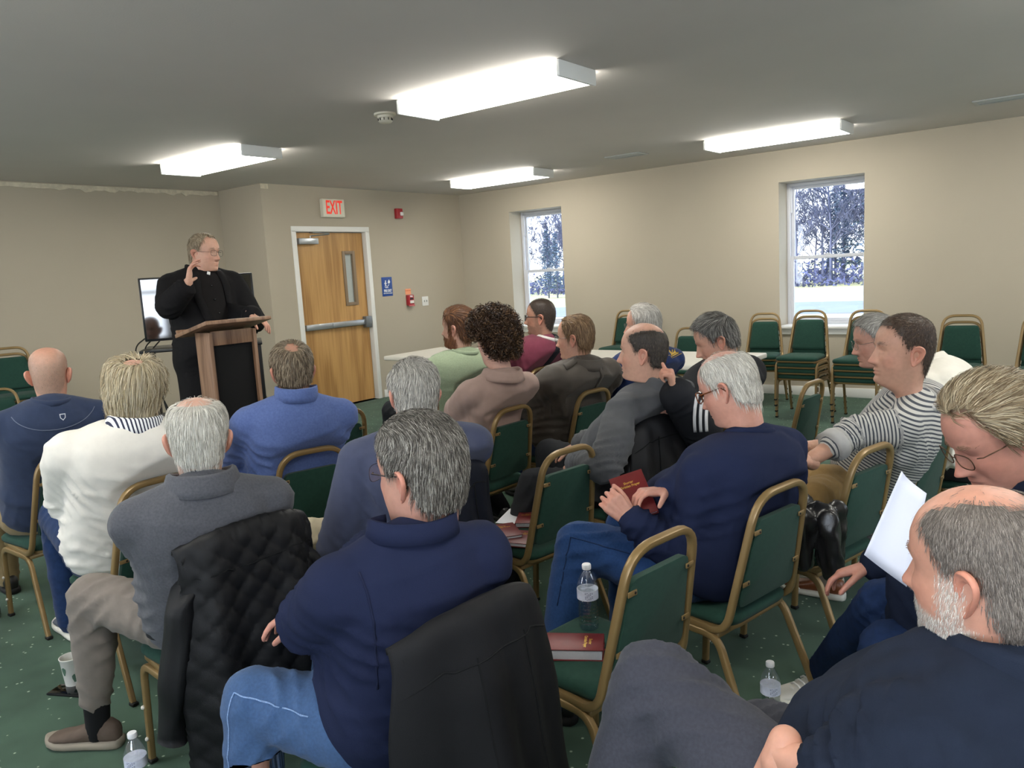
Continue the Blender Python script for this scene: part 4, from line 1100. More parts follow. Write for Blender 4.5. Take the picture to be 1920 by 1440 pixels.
def M_lens_g():
    if not _lg[0]: _lg[0]=pane_mat('spectacle_lens',(.93,.95,.96),.10)
    return _lg[0]
# ================================================================== PEOPLE
D=math.radians
def Y(b): return D(b-90)
def cloth(n,c,**k):
    k.setdefault('rough',.88); k.setdefault('spec',.12); k.setdefault('bump',.35); k.setdefault('bscale',700); k.setdefault('var',.06); k.setdefault('vscale',35); k.setdefault('sheen',0 if lin(c)[1]<.03 else .10)
    return mat(n,c,**k)
M_jean=cloth('blue_denim','#40597f',var=.12,vscale=140,bscale=900); M_jeand=cloth('dark_denim','#1f3358',var=.15,vscale=45)
M_khaki=cloth('khaki_cotton','#8d7a58',var=.05); M_tan=cloth('pale_tan_cotton','#b9ad93'); M_taupe=cloth('taupe_trouser_cloth','#7c736b')
M_blackcl=cloth('black_cloth','#17171a'); M_charc=cloth('charcoal_cloth','#2a2b2e')
M_shoeb=mat('black_leather','#1b1918',.4,spec=.5); M_sole=mat('rubber_sole','#8e8577',.7); M_soleb=mat('dark_sole','#1c1b1b',.7); M_solew=mat('white_sole','#ddd9cd',.6)
M_wire=mat('gunmetal_wire','#3b3533',.3,metal=.8); M_goldw=mat('gold_wire','#9a7a3f',.3,metal=.9); M_silver=mat('silver_wire','#8c8a86',.25,metal=.9); M_blackf=mat('black_frame','#151314',.35); M_tort=mat('tortoise_frame','#6b3a1c',.3,var=.5,vscale=120)
SB=dict(mat=M_shoeb,sole=M_soleb)
def decal(P,obj,O,d,off=.004):
    """drop points onto a garment along d, keep them just proud of it"""
    me=obj.data; b=BVHTree.FromPolygons([tuple(v.co) for v in me.vertices],[tuple(p.vertices) for p in me.polygons]); d=Vector(d).normalized(); out=[]; last=None
    for p in P:
        q=Vector(p)-Vector(O); h=b.ray_cast(q-d*.25,d,.7)
        if h[0] is None: h=(b.find_nearest(q)[0],)
        out.append(h[0]-d*off)
    return out
def strip(par,name,obj,O,pts,w,d,m_,off=.005,n=16,thick=.003,side=None):
    P=[Vector(p) for p in pts]; L=[]
    for k in range(n+1):
        t=k/n*(len(P)-1); i=min(int(t),len(P)-2); u=t-i
        if len(P)==3: uu=k/n; L.append((1-uu)**2*P[0]+2*uu*(1-uu)*P[1]+uu*uu*P[2])
        else: L.append(P[i].lerp(P[i+1],u))
    V=[];F=[]; d=Vector(d).normalized()
    for k in range(n+1):
        t=(L[min(k+1,n)]-L[max(k-1,0)]).normalized(); s=t.cross(d).normalized()
        for a in (-.5,0,.5): V.append(L[k]+s*w*a)
    V=decal(V,obj,O,d,off)
    for k in range(n):
        for j in range(2): a=3*k+j; F.append((a,a+1,a+4,a+3))
    o=link(name,mesh(name,V,F,True),m_,par); s=o.modifiers.new('t','SOLIDIFY'); s.thickness=thick; s.offset=0; return o
def lettering(par,name,txt,size,c,x,z,obj,O,m_,bold=.0006):
    """lettering laid on a garment; c centre, x reading direction, z up"""
    me=text_mesh(txt,size,0,bold); x=Vector(x).normalized(); z=Vector(z); z=(z-x*z.dot(x)).normalized(); n=x.cross(z)
    P=[Vector(c)+x*v.co.x+z*v.co.y for v in me.vertices]; P=decal(P,obj,O,-n,.003)
    for v,p in zip(me.vertices,P): v.co=p
    me.update(); return link(name,me,m_,par)
# -- speaker ---------------------------------------------------------
M_suit=cloth('black_suit_wool','#1b1a1b',bscale=900); M_cler=cloth('black_clergy_shirt','#1d1b1b')
def speaker_extra(c):
    R=c['Rs']; O=c['O']; sh=c['shirt']; fw=R@np.array([0,1,0]); bz=c['bez']
    def at(t,x): return bz(t)+R@np.array([x,.3,0])
    # clergy shirt front between the lapels, lapels, buttons, collar tab
    V=[];F=[];n=14
    for k in range(n+1):
        t=.40+.56*k/n; w=.018+.062*min(1,(t-.1)/.75); cx=.0
        for j in range(7): V.append(at(t,cx+w*(j/3-1)))
    V=decal(V,sh,O,-fw,.004)
    for k in range(n):
        for j in range(6): a=7*k+j; F.append((a,a+1,a+8,a+7))
    link('shirt_front',mesh('shirt_front',V,F,True),M_cler,c['root'])
    for s in (-1,1):
        strip(c['root'],'lapel',sh,O,[at(.97,s*.075),at(.74,s*.13),at(.40,s*.045)],.050,-fw,M_suit,.010,18,.005)
    for k in range(4): 
        p=decal([at(.44+.13*k,.003)],sh,O,-fw,.007)[0]; v,f=ell(tuple(p),(.006,.006,.006),None,8,6); link('button',fast_mesh('button',v,f),mat('black_button','#0e0d0d',.25,spec=.6),c['root'])
P0seat=(2.731,4.565,0.922)
person('grey haired person in black suit and clerical collar speaking at the podium with raised hand',P0seat[:2],(2.781,4.561,1.748),D(289-90),.05,-.03,.93,body_yaw=D(258-90),sh_yaw=D(262-90),bulk=1.0,belly=.09,standing=True,seatz=1.0,
  style=dict(col=['#85735c','#a08f77','#b8a98f','#6d5d49'],flow=flow_back(side=-.4,fwd=-.5),len=.030,lift=.006,thick=.008,wid=.002,rec=.03,brown=40,brow='#6b5a48'),hairn=2200,skin='#d5a288',fat=.16,
  shirt=dict(mat=M_suit,infl=.016,smin=-.46,name='suit_jacket',sleeve_infl=.012),trou=dict(mat=M_suit),arms=(((3.196,4.587,1.110),(2.792,4.162,1.354)),('E',(2.454,4.479,1.432),(2.489,4.300,1.556))),sleeve_end=(.95,.90),arm_r=1.0,
  hands=(dict(dir=(.3,-.5,-.35)),dict(dir=(.22,-.12,1.0),back=(-.75,.50,.30),curl=(.42,.40,.45,.60),spread=1.0,thumb=(1.30,.05),vox=.0035)),uscale=1.06,seed=3,neck_len=-.01,
  collar=('stand',M_cler,.02),shoe=SB,glasses=dict(mat=M_wire,r=.0011),extra=speaker_extra,wr=.004,feet=(None,None),nose=1.05,hunch=.02)
for (a,b) in ((0,0),):
    v,f=sweep([(2.704,4.419,1.626),(2.697,4.415,1.609)],rrect(.020,.006,.002,1)); tb=fast_mesh('collar_tab',np.array([list(p) for p in v])-np.array([P0seat[0],P0seat[1],0]),f); tbo=link('collar_tab',tb,mat('white_collar','#e8e6e2',.5)); tbo.parent=[o for o in bpy.data.objects if o.name=='person'][0]
# -- audience --------------------------------------------------------
M_nvhen=cloth('navy_henley','#313b53'); 
def henley_extra(c):
    R=c['Rs']; O=c['O']; bk=R@np.array([0,-1,0])
    p=c['N']+R@np.array([.03,-.3,-.075]); 
    V=[p+R@np.array([x,0,z]) for x,z in ((-.012,.012),(.012,.012),(.011,-.006),(0,-.018),(-.011,-.006))]
    q=decal(V,c['shirt'],O,-bk,.003); link('shield_badge',mesh('shield_badge',q,[(0,1,2,3,4)],False),mat('badge_white','#c7ccd6',.5),c['root'])
    V=[p+R@np.array([x*.72,0,z*.72]) for x,z in ((-.012,.012),(.012,.012),(.011,-.006),(0,-.018),(-.011,-.006))]
    q=decal(V,c['shirt'],O,-bk,.005); link('shield_centre',mesh('shield_centre',q,[(0,1,2,3,4)],False),M_nvhen,c['root'])
    pts=[c['N']+R@np.array([.17*math.cos(a),-.3,-.03+.10*math.sin(a)]) for a in np.linspace(PI*1.08,PI*1.92,15)]
    strip(c['root'],'yoke_seam',c['shirt'],O,pts,.003,-bk,mat('seam_thread','#6d7488',.8),.002,30,.001)
P1=person('bald person in navy henley seen from behind at far left',(1.517,4.085),(1.526,3.901,1.179),Y(60),.03,.0,0.98,body_yaw=D(-12),sh_yaw=D(-20),bulk=1.03,uscale=1.08,chair_at=(1.518, 4.04, 0.013),style=dict(col=['#9a8a7c','#77695d'],flow=flow_back(),len=.003,lift=.001,thick=0,wid=.001,scalp=.5,rec=.03,bald=[(0,.10,.066,.045,.35,1)]),hairn=1800,skin='#d39c82',
  shirt=dict(mat=M_nvhen),collar=('crew',M_nvhen),trou=dict(mat=M_khaki),arms=('lap','lap'),shoe=SB,extra=henley_extra,seed=11,wr=.007,belly=.05)
M_polo=cloth('white_polo_cotton','#d8d4cc',var=.03); M_check=mat('striped_collar','#d9d9de',.8)
def check_collar():
    n=M_check.node_tree; b=n.nodes['Principled BSDF']; t=n.nodes.new('ShaderNodeTexCoord'); w=n.nodes.new('ShaderNodeTexWave'); w.inputs['Scale'].default_value=26; w.bands_direction='X'
    n.links.new(t.outputs['Object'],w.inputs[0]); c=n.nodes.new('ShaderNodeValToRGB'); c.color_ramp.interpolation='CONSTANT'; c.color_ramp.elements[0].color=lin('#e2e2e4'); c.color_ramp.elements[1].position=.62; c.color_ramp.elements[1].color=lin('#2c2f45')
    n.links.new(w.outputs['Fac'],c.inputs[0]); n.links.new(c.outputs[0],b.inputs['Base Color'])
check_collar()
person('person with long wavy grey blond hair in a white polo with striped collar',(1.443,3.175),(1.480,3.020,1.148),Y(52),.03,.10,0.98,body_yaw=D(-14),sh_yaw=D(-26),bulk=1.09,belly=.10,uscale=1.10,
  chair_at=(1.444, 3.13, 0.024),style=dict(col=['#b9a988','#d2c5a8','#9c8c70','#c6bba4'],flow=flow_back(c=(.02,-.03,.12),down=1.0),len=.115,lift=.020,thick=.017,wid=.0022,jit=.34,grav=.7,nape=-.035,segs=7,bald=[(-.035,.038,.034,.07,.5,.9)],rise=.3,lump=55,scalp=.6,fuzz=.05),hairn=4500,skin='#d6a48f',
  shirt=dict(mat=M_polo,infl=.014,sleeve_infl=.02),sleeves=('short','short'),sleeve_end=(.97,.9),collar=('polo',M_check,.030),trou=dict(mat=M_jeand),arms=(('L',(-.46,-.02,.16),(.02,.26,.22)),'fold'),shoe=dict(mat=mat('grey_shoe','#5b5f6b',.6),sole=M_solew),seed=5,wr=.008,hunch=.09)
M_grey=cloth('charcoal_heather_polo','#54555b',var=.14,vscale=160)
def belt_extra(c):
    R=c['Rb']; O=c['O']
    v=[];n=40
    th=np.linspace(0,2*PI,n+1); P=[c['bez'](.03)+R@np.array([.205*math.cos(a),.16*math.sin(a)-.01,-.012-.012*math.sin(a)]) for a in th]
    V,F=sweep(P,rrect(.008,.034,.002,1),up=tuple(R@np.array([1,0,0]))); link('belt',fast_mesh('belt',np.array([list(p) for p in V])-O,F),mat('woven_belt','#25262a',.7,bump=.8,bscale=300),c['root'])
person('white haired person in charcoal polo and taupe trousers, hands folded, near left',(1.278,2.292),(1.229,2.163,1.085),Y(59),.06,.04,0.98,body_yaw=D(0),sh_yaw=D(-26),bulk=1.0,belly=.08,uscale=1.04,
  chair_at=(1.274, 2.247, -0.09),style=dict(nape=.02,col=['#d4d0c6','#e6e3da','#bab5aa'],flow=flow_back(c=(0,-.03,.12),down=.9),len=.042,lift=.006,thick=.006,wid=.0014,jit=.16,bald=[(-.015,.062,.052,.075,.45,.85)],fuzz=.10,scalp=.45),hairn=4200,skin='#d9a58c',
  shirt=dict(mat=M_grey,infl=.012),collar=('polo',M_grey,.034),trou=dict(mat=M_taupe,hem=.10,wr=.006),arms=(('L',(-.37,.02,.05),(-.02,.30,.22)),'fold'),
  knees=((1.058,2.624,0.550),None),feet=((1.05,2.70,.085),None),shoe=dict(mat=mat('brown_suede','#5d4f45',.8,bump=.3,bscale=300,var=.12),sole=M_sole,sock=mat('black_sock','#121214',.9),yaw=(D(32),None)),seed=9,wr=.005,hunch=.10,extra=belt_extra,leg_r=1.02,sleeve_end=(.95,.95))
M_blue=cloth('blue_heather_pullover','#586a9c',var=.12,vscale=120)
person('brown haired person with thinning crown in a bright blue quarter zip pullover',(2.125,3.002),(2.089,2.849,1.151),Y(60),.02,.0,0.97,body_yaw=D(-20),sh_yaw=D(-30),bulk=1.02,belly=.06,uscale=1.06,
  chair_at=(2.114, 2.958, -0.253),style=dict(nape=0.03,col=['#6a5a47','#8b7b66','#a1927c','#4f4233'],flow=flow_back(c=(.01,-.06,.10),down=.7),len=.038,lift=.007,thick=.010,wid=.0022,bald=[(-.058,.034,.030,.05,.6,.75)],fuzz=.08,scalp=.55),hairn=3000,skin='#c98f75',
  shirt=dict(mat=M_blue,infl=.012),collar=('stand',M_blue,.045),trou=dict(mat=M_charc),arms=('crossed','lap'),shoe=SB,seed=21,hunch=.08,wr=.008)
M_slate=cloth('slate_blue_jacket','#474c62',var=.05)
person('grey haired person with gold glasses leaning forward in slate blue jacket',(2.027,2.174),(1.990,2.016,1.104),Y(58),.05,.06,0.97,body_yaw=D(-12),sh_yaw=D(-26),bulk=1.12,belly=.05,uscale=1.06,
  chair_at=(2.02, 2.13, -0.15),style=dict(nape=0.03,col=['#a5a19a','#c9c5bc','#85817a','#b8b4ac'],flow=flow_back(c=(.015,-.05,.11),down=.75,side=.2,fwd=-.3),len=.040,lift=.008,thick=.010,wid=.0018,bald=[(-.05,.022,.02,.06,.8,.5)],fuzz=.1,scalp=.6),hairn=4200,skin='#d49a84',
  shirt=dict(mat=M_slate,infl=.016,name='jacket'),collar=('polo',cloth('navy_collar','#252d45'),.035),trou=dict(mat=M_tan),arms=(((1.716,2.147,0.660),(1.907,2.119,0.780)),'fold'),
  knees=((1.757,2.374,0.580),None),shoe=SB,glasses=dict(mat=M_goldw,r=.0013),seed=23,hunch=.10)
M_navy=cloth('navy_sweatshirt','#20263f',var=.05,vscale=20)
def jean_seam(c,k,col):
    t=[o for o in c['root'].children if o.name.startswith('trousers')][0]; hip,kn,ft=c['LG'][k]; R=c['Rb']; side=(-1,1)[k]; out=Vector(R@np.array([side*.85,-.1,.25])).normalized()
    pts=[Vector(hip*(1-a)+kn*a)+out*.3+Vector((0,0,.03)) for a in (.15,.45,.75,.97)]+[Vector(kn*.6+ft*.4)+out*.3]
    strip(c['root'],'outseam',t,c['O'],pts,.003,-out,mat(col[0],col[1],.8,var=.25,vscale=300),.0012,60,.0015)
def fg_extra(c):
    jean_seam(c,0,('pale_thread','#7b95bd'))
    R=c['Rs']; O=c['O']; Sh,E_,T=c['A'][0]; d=R@np.array([.35,1,0])
    pts=[Sh+R@np.array([.02,-.3,.06]),Sh+R@np.array([.035,-.3,-.07]),Sh+R@np.array([.035,-.3,-.20])]
    strip(c['root'],'sleeve_seam',c['shirt'],O,pts,.004,R@np.array([0,1,0]),mat('dark_seam','#141b36',.9),.001,24,.002)
person('person with salt and pepper hair, glasses and folded arms in navy sweatshirt, nearest centre',(1.176,1.341),(1.216,1.232,1.091),Y(92),.02,.0,1.03,body_yaw=D(-6),sh_yaw=D(-22),bulk=.86,belly=.06,uscale=1.05,
  chair_at=(1.173, 1.296, -0.069),neck_off=(-.045,.040,0),style=dict(nape=0.022,col=['#4a4540','#6b665f','#8d8880','#a9a59d','#38332f','#55504a'],flow=flow_back(c=(.0,-.06,.10),down=.75,fwd=-.5),len=.026,lift=.005,thick=.009,wid=.0011,jit=.22,scalp=.8,rec=-.0,brown=60,segs=4),hairn=11000,skin='#cf9680',fat=.10,
  shirt=dict(mat=M_navy,infl=.016,sleeve_infl=.012,smin=-.05),collar=('stand',M_navy,.030),trou=dict(mat=M_jean,wr=.006,hem=-.08),arms=(('E',(1.03,1.43,.76),(1.30,1.49,.84)),('L',(.40,.10,.17),(-.10,.20,.30))),knees=((0.983,1.608,0.540),None),feet=((.93,1.62,.085),None),shoe=SB,glasses=dict(mat=mat('dark_brown_frame','#2c2126',.3),r=.0013,tr=.0016,rimless=True),seed=31,wr=.005,extra=fg_extra,hunch=.07,leg_r=1.08)
M_sage=cloth('sage_green_knit','#909d82',var=.14,vscale=110,stretch=(1,1,4))
person('person with combed auburn hair and beard in a sage green sweater',(4.016,3.727),(4.006,3.584,1.165),Y(100),-.03,.0,1.12,body_yaw=D(-12),sh_yaw=D(-28),bulk=1.16,belly=.05,uscale=1.08,
  chair_at=(4.012, 3.682, -0.097),neck_len=0.03,style=dict(nape=0.02,col=['#5b3a24','#7a5233','#4a2f1e'],flow=flow_back(c=(-.06,.0,.09),side=.9,fwd=-.4),len=.045,lift=.006,thick=.011,wid=.0026,rec=0,brow='#5b3a24',vol=lambda p: .45+.75*float(np.clip((p[2]-.03)/.05,0,1))),hairn=2400,skin='#d9a78f',
  beard=dict(n=1200,col=['#6e4228','#8a5733'],len=.022,lift=.007,wid=.0022,segs=3,scalp=.8),shirt=dict(mat=M_sage,infl=.012),collar=('crew',M_sage),trou=dict(mat=M_charc),arms=('lap','lap'),shoe=SB,seed=41)
M_mauve=cloth('mauve_polo','#a58c82',var=.04)
person('person with dark curly hair in a mauve short sleeved polo',(3.203,2.795),(3.169,2.591,1.177),Y(78),.10,-.02,1.03,body_yaw=D(-16),sh_yaw=D(-22),bulk=.82,belly=.0,uscale=1.08,
  chair_at=(3.201, 2.75, -0.046),neck_len=0.05,style=dict(col=['#2e2018','#4b3526','#63492f','#3a291d'],flow=flow_back(),curly=True,thick=.026,lift=.058,wid=.0034,scalp=.9,lump=45),hairn=3000,skin='#d7a793',
  shirt=dict(mat=M_mauve,infl=.008,sleeve_infl=.010),sleeves=('short','short'),sleeve_end=(.72,.72),collar=('polo',M_mauve,.028),trou=dict(mat=M_blackcl),arms=('lap','lap'),feet=(None,(3.62,2.98,.085)),shoe=SB,seed=43,hunch=.07)
M_maroon=cloth('maroon_tshirt','#743747')
def strap_extra(c):
    R=c['Rs']; O=c['O']; N=c['N']
    pts=[N+R@np.array([.055,-.02,.03]),N+R@np.array([-.03,-.28,-.10]),N+R@np.array([-.20,-.26,-.34])]
    strip(c['root'],'sling_strap',c['shirt'],O,pts,.055,R@np.array([.15,1,-.1]),mat('black_webbing','#1c1d24',.8,bump=.5,bscale=500),.006,24,.004)
person('person with shaved dark hair and black glasses in maroon shirt with black strap',(4.642,3.625),(4.736,3.409,1.178),Y(112),-.02,.0,1.09,body_yaw=D(-6),sh_yaw=D(-14),bulk=1.20,belly=.08,uscale=1.10,
  chair_at=(4.64, 3.58, -0.05),neck_len=0.03,style=dict(soft=2.5,col=['#3c3029','#55463b','#2c231e'],flow=flow_back(),len=.006,lift=.003,thick=.0015,wid=.0014,scalp=.72,brow='#2c221c'),hairn=3000,skin='#c48f76',beard=dict(n=0,col=['#5a4a40'],scalp=.45),
  shirt=dict(mat=M_maroon,infl=.010),sleeves=('short','short'),collar=('crew',cloth('white_undershirt','#cfc9c4')),trou=dict(mat=M_jeand),arms=('lap','lap'),shoe=SB,glasses=dict(mat=M_blackf,r=.0022,tr=.0026),seed=47,extra=strap_extra)
M_olive=cloth('dark_olive_jacket','#463f38',rough=.6,spec=.3,var=.06)
def epaulette_extra(c):
    R=c['Rs']; O=c['O']; N=c['N']; 
    strip(c['root'],'shoulder_tab',c['shirt'],O,[N+R@np.array([-.06,-.04,.1]),N+R@np.array([-.11,-.05,.1]),N+R@np.array([-.17,-.04,.1])],.036,(0,0,-1),M_olive,.005,14,.004)
    strip(c['root'],'yoke_ridge',c['shirt'],O,[N+R@np.array([.035,-.3,-.03]),N+R@np.array([.035,-.3,-.10]),N+R@np.array([.04,-.3,-.19])],.018,R@np.array([0,1,0]),M_olive,.005,14,.005)
person('person with combed brown hair and thin glasses in a dark olive jacket',(3.855,2.689),(3.831,2.520,1.122),Y(102),.04,.0,1.04,body_yaw=D(-8),sh_yaw=D(-18),bulk=1.06,belly=.03,uscale=1.08,
  chair_at=(3.85, 2.644, -0.119),neck_len=0.02,style=dict(nape=0.03,col=['#6b5139','#8a6d4e','#553f2c','#a08362'],flow=flow_back(c=(0,-.03,.115),down=.8,fwd=-.6),len=.05,lift=.006,thick=.009,wid=.0022,rec=.02,bald=[(.0,.05,.03,.10,.8,.6)],fuzz=.15,scalp=.6),hairn=2600,skin='#d39c80',
  shirt=dict(mat=M_olive,infl=.022,name='jacket',sleeve_infl=.02),collar=('polo',M_olive,.03),trou=dict(mat=M_jeand),arms=('thigh','lap'),shoe=SB,glasses=dict(mat=M_silver,r=.001),seed=53,wr=.007,extra=epaulette_extra)
M_nt=cloth('navy_tshirt','#26355f')
def navy_extra(c):
    R=c['Rs']; O=c['O']; N=c['N']
    lettering(c['root'],'lettering','NAVY',.036,(4.453,2.179,0.955),(.45,-.89,-.08),(0,0,1),c['shirt'],O,mat('yellow_print','#d2a93c',.7),.0015)
person('white haired person with thin glasses in a navy shirt lettered in yellow',(4.464,2.565),(4.412,2.389,1.139),Y(105),.0,.0,1.04,body_yaw=D(-14),sh_yaw=D(-20),bulk=1.14,belly=.05,uscale=1.08,
  chair_at=(4.46, 2.52, -0.1),neck_len=0.02,style=dict(nape=0.03,col=['#bdb8b0','#d6d2ca','#989289'],flow=flow_back(c=(0,-.05,.11),down=.7,fwd=-.7),len=.045,lift=.007,thick=.010,wid=.0022,rec=.012,scalp=.5),hairn=2200,skin='#d29a82',
  shirt=dict(mat=M_nt,infl=.012),sleeves=('short','short'),collar=('crew',M_nt),trou=dict(mat=M_charc),arms=('lap','lap'),shoe=SB,glasses=dict(mat=M_silver,r=.001),seed=59,extra=navy_extra)
M_gsh=cloth('dark_grey_flannel','#515255',var=.06)
person('bald person with dark side hair in a dark grey button shirt',(3.127,1.904),(3.121,1.692,1.133),Y(104),-.02,.0,1.04,body_yaw=D(-2),sh_yaw=D(-14),bulk=1.02,belly=.04,uscale=1.08,
  chair_at=(3.12, 1.86, -0.15),neck_len=0.03,style=dict(nape=0.03,soft=2,col=['#3a332d','#51483f','#2f2a26'],flow=flow_back(c=(0,-.02,.12),down=.9),len=.014,lift=.003,thick=.004,wid=.0016,bald=[(.02,.112,.066,.034,.14,.97)],fuzz=.02,scalp=.75,brow='#3a302a'),hairn=3000,skin='#d3a188',
  shirt=dict(mat=M_gsh,infl=.014,sleeve_infl=.014),collar=('polo',M_gsh,.038),trou=dict(mat=M_charc,wr=.005),arms=(((2.622,1.626,0.660),(2.853,1.891,0.660)),'lap'),knees=((2.768,2.080,0.560),None),feet=((2.72,2.22,.085),None),shoe=dict(mat=mat('brown_black_boot','#2b2420',.55),sole=M_soleb),seed=61,neck_off=(.04,-.03,0),wr=.008)
M_trk=cloth('black_track_jacket','#212226',rough=.7)
def track_extra(c):
    R=c['Rs']; O=c['O']; Sh,E_,T=c['A'][0]
    d=Vector((.93,.37,-.15)).normalized()
    for k in range(3):
        P=[]
        for q0,q1,t in ((c['N'],Sh,.55),(Sh,E_,.25),(Sh,E_,.95)):
            ax=Vector(q1-q0).normalized(); n=ax.cross(d).normalized(); P.append(Vector(q0+(q1-q0)*t)-d*.2+n*(.024*(k-1)))
        strip(c['root'],'white_stripe',c['shirt'],O,P,.012,d,mat('white_tape','#d2d2d2',.7),.004,24,.002)
person('grey haired person looking down in a black jacket with three white sleeve stripes, thumb raised',(3.722,1.765),(3.666,1.585,1.128),Y(118),.38,.0,0.99,body_yaw=D(2),sh_yaw=D(-6),bulk=1.14,belly=.05,uscale=1.08,
  chair_at=(3.72, 1.72, -0.05),style=dict(nape=0.03,col=['#4b4844','#6d6a65','#8a8781','#3a3733'],flow=flow_back(c=(.02,-.06,.09),down=.6,fwd=.7,side=.2),len=.045,lift=.010,thick=.013,wid=.0022,jit=.22,scalp=.8),hairn=2600,skin='#cf9a80',
  shirt=dict(mat=M_trk,infl=.022,name='track_jacket',sleeve_infl=.02),collar=('stand',M_trk,.03),trou=dict(mat=M_blackcl),arms=(((3.189,1.481,0.840),(3.031,1.493,0.970)),'lap'),
  hands=(dict(dir=(-.25,.1,.9),back=(.3,-.8,.2),curl=(1.35,1.35,1.35,1.3),thumb=(.15,-.1)),None),shoe=SB,seed=67,extra=track_extra,wr=.006)
def reader_extra(c): jean_seam(c,0,('dark_thread','#182c50'))
M_nvl=cloth('navy_long_sleeve','#202741',var=.05,vscale=18)
person('white haired balding person in navy long sleeved shirt with tortoise glasses, holding a book',(2.418,1.100),(2.479,1.030,1.098),Y(88),.36,.0,0.97,body_yaw=D(-4),sh_yaw=D(-14),bulk=1.16,belly=.09,uscale=1.07,
  chair_at=(2.409, 1.056, -0.202),neck_len=0.045,style=dict(nape=.02,col=['#d4d0c6','#e8e4db','#b8b2a7'],flow=flow_back(c=(0,-.02,.12),down=.9,fwd=-.4),len=.034,lift=.005,thick=.007,wid=.0016,bald=[(.005,.082,.055,.062,.35,.92)],fuzz=.06,scalp=.45,rec=.01),hairn=4200,skin='#d99c86',fat=.10,
  shirt=dict(mat=M_nvl,infl=.012,sleeve_infl=.008),collar=('crew',M_nvl),trou=dict(mat=M_jeand if False else cloth('indigo_denim','#284472',var=.12,vscale=140),wr=.006),arms=(((2.200,1.107,0.600),(2.082,1.192,0.730)),(None,(2.235,1.141,0.790))),
  hands=(dict(scale=.9,dir=(-.25,.35,.45),back=(-.75,-.45,.3),curl=(.9,.9,.85,.8),thumb=(.5,.5)),dict(scale=.92,dir=(-.62,.42,.05),back=(.1,.1,1),curl=(.7,.7,.6,.5),thumb=(.9,.1))),
  knees=((2.186,1.460,0.570),(2.417,1.389,0.570)),feet=((2.02,1.48,.085),None),shoe=SB,glasses=dict(mat=M_tort,r=.0022,tr=.0026),extra=reader_extra,seed=71,wr=.008,hunch=.09,leg_r=1.12)
M_wsh=cloth('white_dress_shirt','#d9d4c8',var=.03)
person('grey haired person with thin glasses in a white shirt, half hidden behind the striped sweater',(4.27,0.53),(4.223,0.977,1.074),Y(118),.18,.0,1.02,body_yaw=D(-4),sh_yaw=D(-8),bulk=1.08,belly=.05,uscale=1.08,
  neck_off=(.06,-.16,-.02),chair_at=(4.27, 0.50, -0.15),style=dict(nape=0.03,col=['#8d8a85','#a9a6a0','#73706b'],flow=flow_back(c=(.02,-.06,.09),down=.6,fwd=.6),len=.035,lift=.007,thick=.010,wid=.002,scalp=.65),hairn=2400,skin='#d29b86',
  shirt=dict(mat=M_wsh,infl=.014),collar=('polo',M_wsh,.036),trou=dict(mat=M_charc),arms=('lap','lap'),shoe=SB,glasses=dict(mat=M_silver,r=.001),seed=73)
def stripe_mat():
    m_=cloth('striped_knit','#c9c6c0',var=0); n=m_.node_tree; b=n.nodes['Principled BSDF']
    a=n.nodes.new('ShaderNodeAttribute'); a.attribute_name='cloth'; s=n.nodes.new('ShaderNodeSeparateColor'); n.links.new(a.outputs['Color'],s.inputs[0])
    d=n.nodes.new('ShaderNodeMath'); d.operation='DIVIDE'; d.inputs[1].default_value=.0128; n.links.new(s.outputs[0],d.inputs[0])
    f=n.nodes.new('ShaderNodeMath'); f.operation='FRACT'; n.links.new(d.outputs[0],f.inputs[0])
    r=n.nodes.new('ShaderNodeValToRGB'); r.color_ramp.elements[0].position=.54; r.color_ramp.elements[0].color=lin('#b9b6af'); r.color_ramp.elements[1].position=.60; r.color_ramp.elements[1].color=lin('#45484f')
    n.links.new(f.outputs[0],r.inputs[0]); n.links.new(r.outputs[0],b.inputs['Base Color']); return m_
M_str=stripe_mat(); M_rib=cloth('grey_rib_knit','#a9a7a3')
person('person with cropped brown hair in a grey and white striped sweater and tan trousers',(3.607,0.844),(3.354,0.674,1.129),Y(122),-.06,.0,1.10,body_yaw=D(2),sh_yaw=D(2),bulk=1.10,belly=.02,uscale=1.12,
  chair_at=(3.624, 0.819, -0.162),neck_len=0.06,style=dict(soft=3.0,col=['#3f3026','#5b4737','#33261d'],flow=flow_back(fwd=.6),len=.010,lift=.004,thick=.003,wid=.0014,scalp=.62,brow='#3b2c22',brown=40,vol=lambda p:.3+2.2*float(np.clip((p[2]-.055)/.04,0,1))),hairn=5000,skin='#cf9a80',beard=dict(n=0,col=['#6a5444'],scalp=.2),
  shirt=dict(mat=M_str,infl=.012,cuff=M_rib),collar=('crew',M_rib),trou=dict(mat=cloth('tan_chino','#a08255',var=.06),wr=.006),arms=(('E',(3.127,0.797,0.831),(2.943,0.913,0.747)),(None,(3.383,1.081,0.690))),sleeve_end=(.50,.5),
  hands=(dict(dir=(-.5,.5,.25),curl=(.9,.9,.9,.9)),dict(dir=(-.5,.4,.0),back=(0,.3,1),curl=(.8,.8,.8,.7))),knees=((3.263,0.956,0.580),(3.087,0.946,0.560)),feet=((3.46,1.00,.085),(3.62,1.05,.085)),shoe=dict(mat=mat('tan_leather_shoe','#7d4526',.35,spec=.5,var=.12,vscale=15),sole=M_solew,sock=cloth('grey_sock','#9a8b80'),yaw=(D(0),D(-5))),seed=79,wr=.005,hunch=.05)
